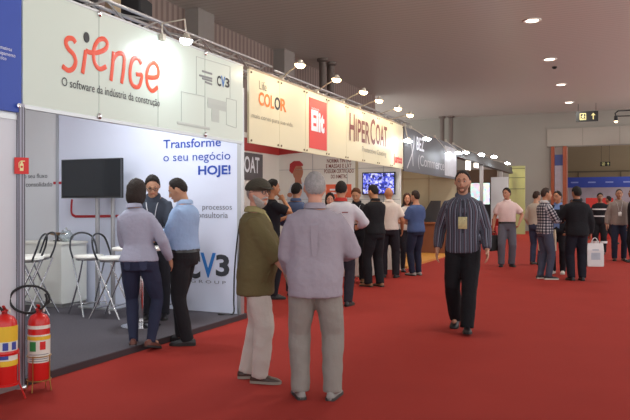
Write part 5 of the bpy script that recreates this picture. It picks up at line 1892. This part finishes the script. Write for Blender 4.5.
f = Figure(at_depth(389, 13.4, 0), 18, 'bald man in a white short-sleeved shirt and dark trousers seen from behind', H=1.76, voxel=MID, tone='a9704f', head=(14, 6), group=G2,
           arms={1: dict(to=(.26, .14, .92), pole=(.4, -1, 0)), -1: dict(to=(-.16, .32, 1.08), pole=(-.6, -1, 0))}, feet={1: (.13, .0, 0, -14, 0), -1: (-.10, .05, 0, 10, 0)})
f.top('shirt', cloth('cfc3ba'), 'short', .93, .018, .006); f.collar(cloth('cfc3ba')); f.trousers(cloth('222027'), 'wide'); f.shoes(black_leather)
f = Figure(at_depth(407, 14.6, 0), 215, 'woman with brown hair in a white top, facing the man in the blue t-shirt', H=1.66, sex='f', voxel=MID, tone='bd8468', head=(-14, 4), group=G2,
           arms={1: dict(to=(.12, .30, 1.10), pole=(.6, -1, 0)), -1: dict(to=(-.12, .30, 1.10), pole=(-.6, -1, 0))})
f.top('blouse', cloth('c9bfb8'), 'short', .92, .014); f.trousers(cloth('23222a'), 'slim'); f.hair('4a2c1d', .018, 'bob'); f.shoes(black_leather)
f = Figure(at_depth(416, 13.8, 0), 58, 'man in a blue t-shirt and dark jeans beneath the dark fascia', H=1.70, voxel=MID, tone='b27f64', head=(10, 2), girth=1.07, group=G2,
           arms={1: dict(to=(.10, .30, 1.16), pole=(.7, -1, -.4), palm=(-.6, 0, .4), curl=.7), -1: dict(to=(-.10, .30, 1.20), pole=(-.6, -1, -.4), palm=(.6, 0, .4), curl=.7)},
           feet={1: (.10, .02, 0, -10, 0), -1: (-.09, .0, 0, 10, 0)})
f.top('t_shirt', cloth('44557e'), 'short', .90, .018, .008); f.trousers(cloth('23263a')); f.hair('2d1e17', .014); f.shoes(mat('grey_shoe', ''))

# ---- people farther along the aisle
f = Figure(floor_at(507, 266.5), 196, 'man in a pale pink polo shirt and grey trousers carrying a black bag', H=1.80, voxel=MID, tone='b07d63', head=(-38, 2), girth=1.03,
           arms={1: dict(to=(.30, .0, .88), pole=(.4, -1, 0), curl=.9), -1: dict(to=(-.25, .12, .98), pole=(-1, -.8, 0), curl=.6)}, feet={1: (.13, .03, 0, -12, 0), -1: (-.10, -.03, 0, 10, 0)}, group='people farther along the aisle')
f.top('polo_shirt', cloth('d2b9b6'), 'short', 1.0, .017, loose=.01); f.collar(cloth('d2b9b6')); f.trousers(cloth('5d5d68'), 'wide'); f.belt(black_leather); f.hair('1f1a18', .018); f.shoes(black_leather)
hp = palm_pt(f, 1, .08, .02)
def hand_bag(name, label, cat, hp, w, h, d, m, rz, drop=.14, print_m=None):
    q = thing(name, label, cat, (hp.x, hp.y, hp.z - drop - h), rz)
    rings = []
    for z, k in ((0, .92), (.02, 1), (h * .7, 1.0), (h, .96)):
        rings.append([V((sx * w / 2 * k, sy * d / 2 * (k if z < h * .9 else .45), z)) for sx, sy in ((-1, -1), (1, -1), (1, 1), (-1, 1))])
    MB().loft(rings).build('bag_body', m, q)
    for s in (-1, 1):
        MB().tube(smooth_line([V((-w * .22, s * d * .2, h - .01)), V((-w * .12, s * d * .1, h + drop * .8)), V((0, 0, h + drop)), V((w * .12, s * d * .1, h + drop * .8)), V((w * .22, s * d * .2, h - .01))]), .007, n=6).build('handle', m, q)
    if print_m:
        MB().box((0, -d / 2 - .002, h * .45), (w * .55, .003, h * .3)).box((0, -d / 2 - .002, h * .72), (w * .4, .003, h * .06)).build('print', print_m, q)
    return q
hand_bag('laptop_bag', 'black bag hanging from the hand of the man in the pale pink polo shirt', 'bag', hp, .42, .36, .13, black_matte, 1.2, .10)

G3 = 'cluster of people talking in the aisle'
chk = stripe_cloth('checked_shirt', '#8d8d95', ['#b5b3b6', '#5c5c68', '#26262e'], .055, True)
f = Figure(floor_at(545, 279), -58, 'man in a black and white checked shirt and jeans', H=1.74, voxel=MID, tone='b58466', head=(-6, 2), girth=1.03,
           arms={1: dict(to=(.12, .36, 1.16), pole=(.5, -1, -.4), curl=.5), -1: dict(to=(-.12, .30, 1.12), pole=(-.5, -1, -.3), curl=.5)}, feet={1: (.09, .02, 0, -12, 0), -1: (-.09, -.06, 0, 10, 0)}, group=G3)
f.top('shirt', chk, 'roll', .88, .017, .008); f.collar(chk); f.trousers(cloth('454a5c')); f.hair('3b2e28', .010); f.shoes(mat('dark_trainer', '#25242a', .6), white_sole)
f = Figure(floor_at(536, 264.5), -28, 'person in a white shirt and jeans standing half hidden behind the checked shirt', H=1.74, voxel=MID, tone='b58a70', head=(-10, 4), group=G3,
           arms={1: dict(to=(.16, .32, 1.06), pole=(.6, -1, 0)), -1: dict(to=(-.22, .12, .92), pole=(-.5, -1, 0))})
f.top('shirt', cloth('b9ad9e'), 'long', .95, .015); f.trousers(cloth('3d435a')); f.hair('37261d', .014); f.shoes(dark_brown_l)
f = Figure(at_depth(558, 14.2), 172, 'dark-haired man in an open black jacket over a blue shirt, with white shoes', H=1.70, voxel=MID, tone='a97659', head=(-20, 4), group=G3,
           arms={1: dict(to=(.14, .28, 1.02), pole=(.6, -1, 0), curl=.7), -1: dict(to=(-.22, .16, .93), pole=(-.5, -1, 0), curl=.7)})
f.top('jacket', cloth('1d1d24'), 'long', .88, .020, .008); f.strip('shirt_front', (.95, 1.1, 1.25, 1.40, 1.46), (.055, .06, .065, .06, .045), cloth('6d85b5')); f.collar(cloth('6d85b5')); f.trousers(cloth('1d1c22')); f.hair('1c1614', .014)
f.shoes(mat('white_shoe', '#c9c2ba', .5), white_sole)
hp = palm_pt(f, 1, .08, .02)
hand_bag('tote_bag', 'cream cloth bag held before the man in the open black jacket', 'bag', hp + V((-.04, -.10, .02)), .34, .44, .08, mat('cream_cloth', '#c3b49c', .8, vary=.08), math.radians(170), .05)
f = Figure(floor_at(577, 280.5), 22, 'man in a black suit seen from behind, a white carrier bag in his hand', H=1.76, voxel=MID, tone='9c6c52', head=(12, 0), girth=1.08,
           arms={1: dict(to=(.27, .06, .875), pole=(.35, -1, 0), curl=.9), -1: dict(to=(-.16, .32, 1.15), pole=(-.8, -1, -.2))}, group=G3)
f.top('jacket', cloth('17171c'), 'long', .84, .026, .008); f.collar(cloth('17171c'), .05); f.trousers(cloth('1a1b26'), 'wide'); f.hair('171312', .013); f.shoes(black_leather)
hp = palm_pt(f, 1, .08, .02)
hand_bag('carrier_bag', 'white carrier bag with a faint print, held by the man in the black suit', 'bag', hp + V((.10, -.02, 0)), .30, .44, .12, mat('bag_white', '#cfcfd0', .5, vary=.03), .3, .10, mat('bag_print', '#a9b3c0', .6, vary=.3))

G4 = 'people near the doorway to the next hall'
f = Figure(floor_at(619, 260.5), 188, 'man in a grey-brown shirt and jeans with a lanyard, near the doorway', H=1.82, voxel=MID, tone='a97c64', head=(0, 2), girth=1.05,
           arms={1: dict(to=(.29, .05, .88), pole=(.4, -1, 0)), -1: dict(to=(-.29, .02, .88), pole=(-.4, -1, 0))}, feet={1: (.11, .06, 0, -8, 0), -1: (-.11, -.05, 0, 8, 0)}, group=G4)
f.top('shirt', cloth('877b74'), 'long', .88, .018, .010); f.collar(cloth('877b74')); f.trousers(cloth('262a3c')); f.lanyard(mat('lanyard_pale', ''), mat('badge_white', ''), 1.20, .04, .05); f.hair('2a211d', .008); f.shoes(dark_brown_l)
f = Figure(floor_at(600, 254), 170, 'worker in dark clothing with bright reflective bands, behind the carrier bag', H=1.76, voxel=FAR, tone='8f6650', head=(20, 4), group=G4)
f.top('work_jacket', cloth('1d1d22'), 'long', .86, .022); f.trousers(cloth('1b1b20'), 'wide'); f.hair('17120f', .014); f.shoes(black_leather)
refl = mat('reflective_band', '#d7d9dc', .35)
for z in (1.30, 1.10):
    f.belt(refl, z, .032).name = 'reflective_band'
for sd in (-1, 1):
    q = MB()
    hip, kn, an, fd, pr = f.leg[sd]
    c = kn.lerp(an, .35)
    q.tube([c + V((0, 0, .03)), c - V((0, 0, .03))], .100, n=14, round_ends=False)
    f.obj('leg_band', q, refl)
f = Figure(floor_at(609, 246), 60, 'person in dark clothes striding past behind the man in the grey-brown shirt', H=1.72, voxel=FAR, tone='9a6f58', group=G4,
           feet={1: (.08, .30, 0, -5, 6), -1: (-.08, -.32, .06, 5, -25)})
f.top('jumper', cloth('3a3430'), 'long', .90, .02); f.trousers(cloth('1c1d28')); f.hair('1d1613', .014); f.shoes(black_leather)
f = Figure(at_depth(634, 17.0), 100, 'dark-haired person in black cut off by the edge of the view', H=1.84, voxel=FAR, tone='8a5f4a', group=G4)
f.top('jacket', cloth('1b1a1f'), 'long', .86, .02); f.trousers(cloth('1b1b22')); f.hair('14100e', .022); f.shoes(black_leather)
for px, d, rz, H, tc, bc, hc, lab in ((581, 40, 20, 1.8, '2a2b38', '1d1d24', '17120f', 'far visitor in a dark jacket under the blue banner, left of the red kiosk'),
                                      (591.5, 38, 10, 1.8, '3b4258', '22242e', '1c1512', 'far visitor in a slate blue jacket under the blue banner'),
                                      (571.5, 44, 200, 1.75, '8a7f86', '2a2a33', '2b1d16', 'far visitor in a pale mauve top, beside the orange jamb'),
                                      (606, 36, 150, 1.66, '23202a', '1c1b22', '120e0d', 'far visitor with long dark hair near the red kiosk'),
                                      (612, 41, 185, 1.8, '8d3a30', '2a2830', '7a2f26', 'far visitor in a brick red top with reddish hair'),
                                      (601, 43, 200, 1.68, 'b0524a', '2b2a33', '2b1c17', 'far visitor in a rose red top behind the kiosk')):
    f = Figure(at_depth(px, d), rz, lab, H=H, voxel=.026, tone='a5775f', group='visitors in the next hall')
    f.top('jacket', cloth(tc), 'long', .88, .02, fold=0); f.trousers(cloth(bc), fold=0)
    f.hair(hc, .016, 'bob' if 'long dark' in lab else 'short', brow=False); f.shoes(black_leather)
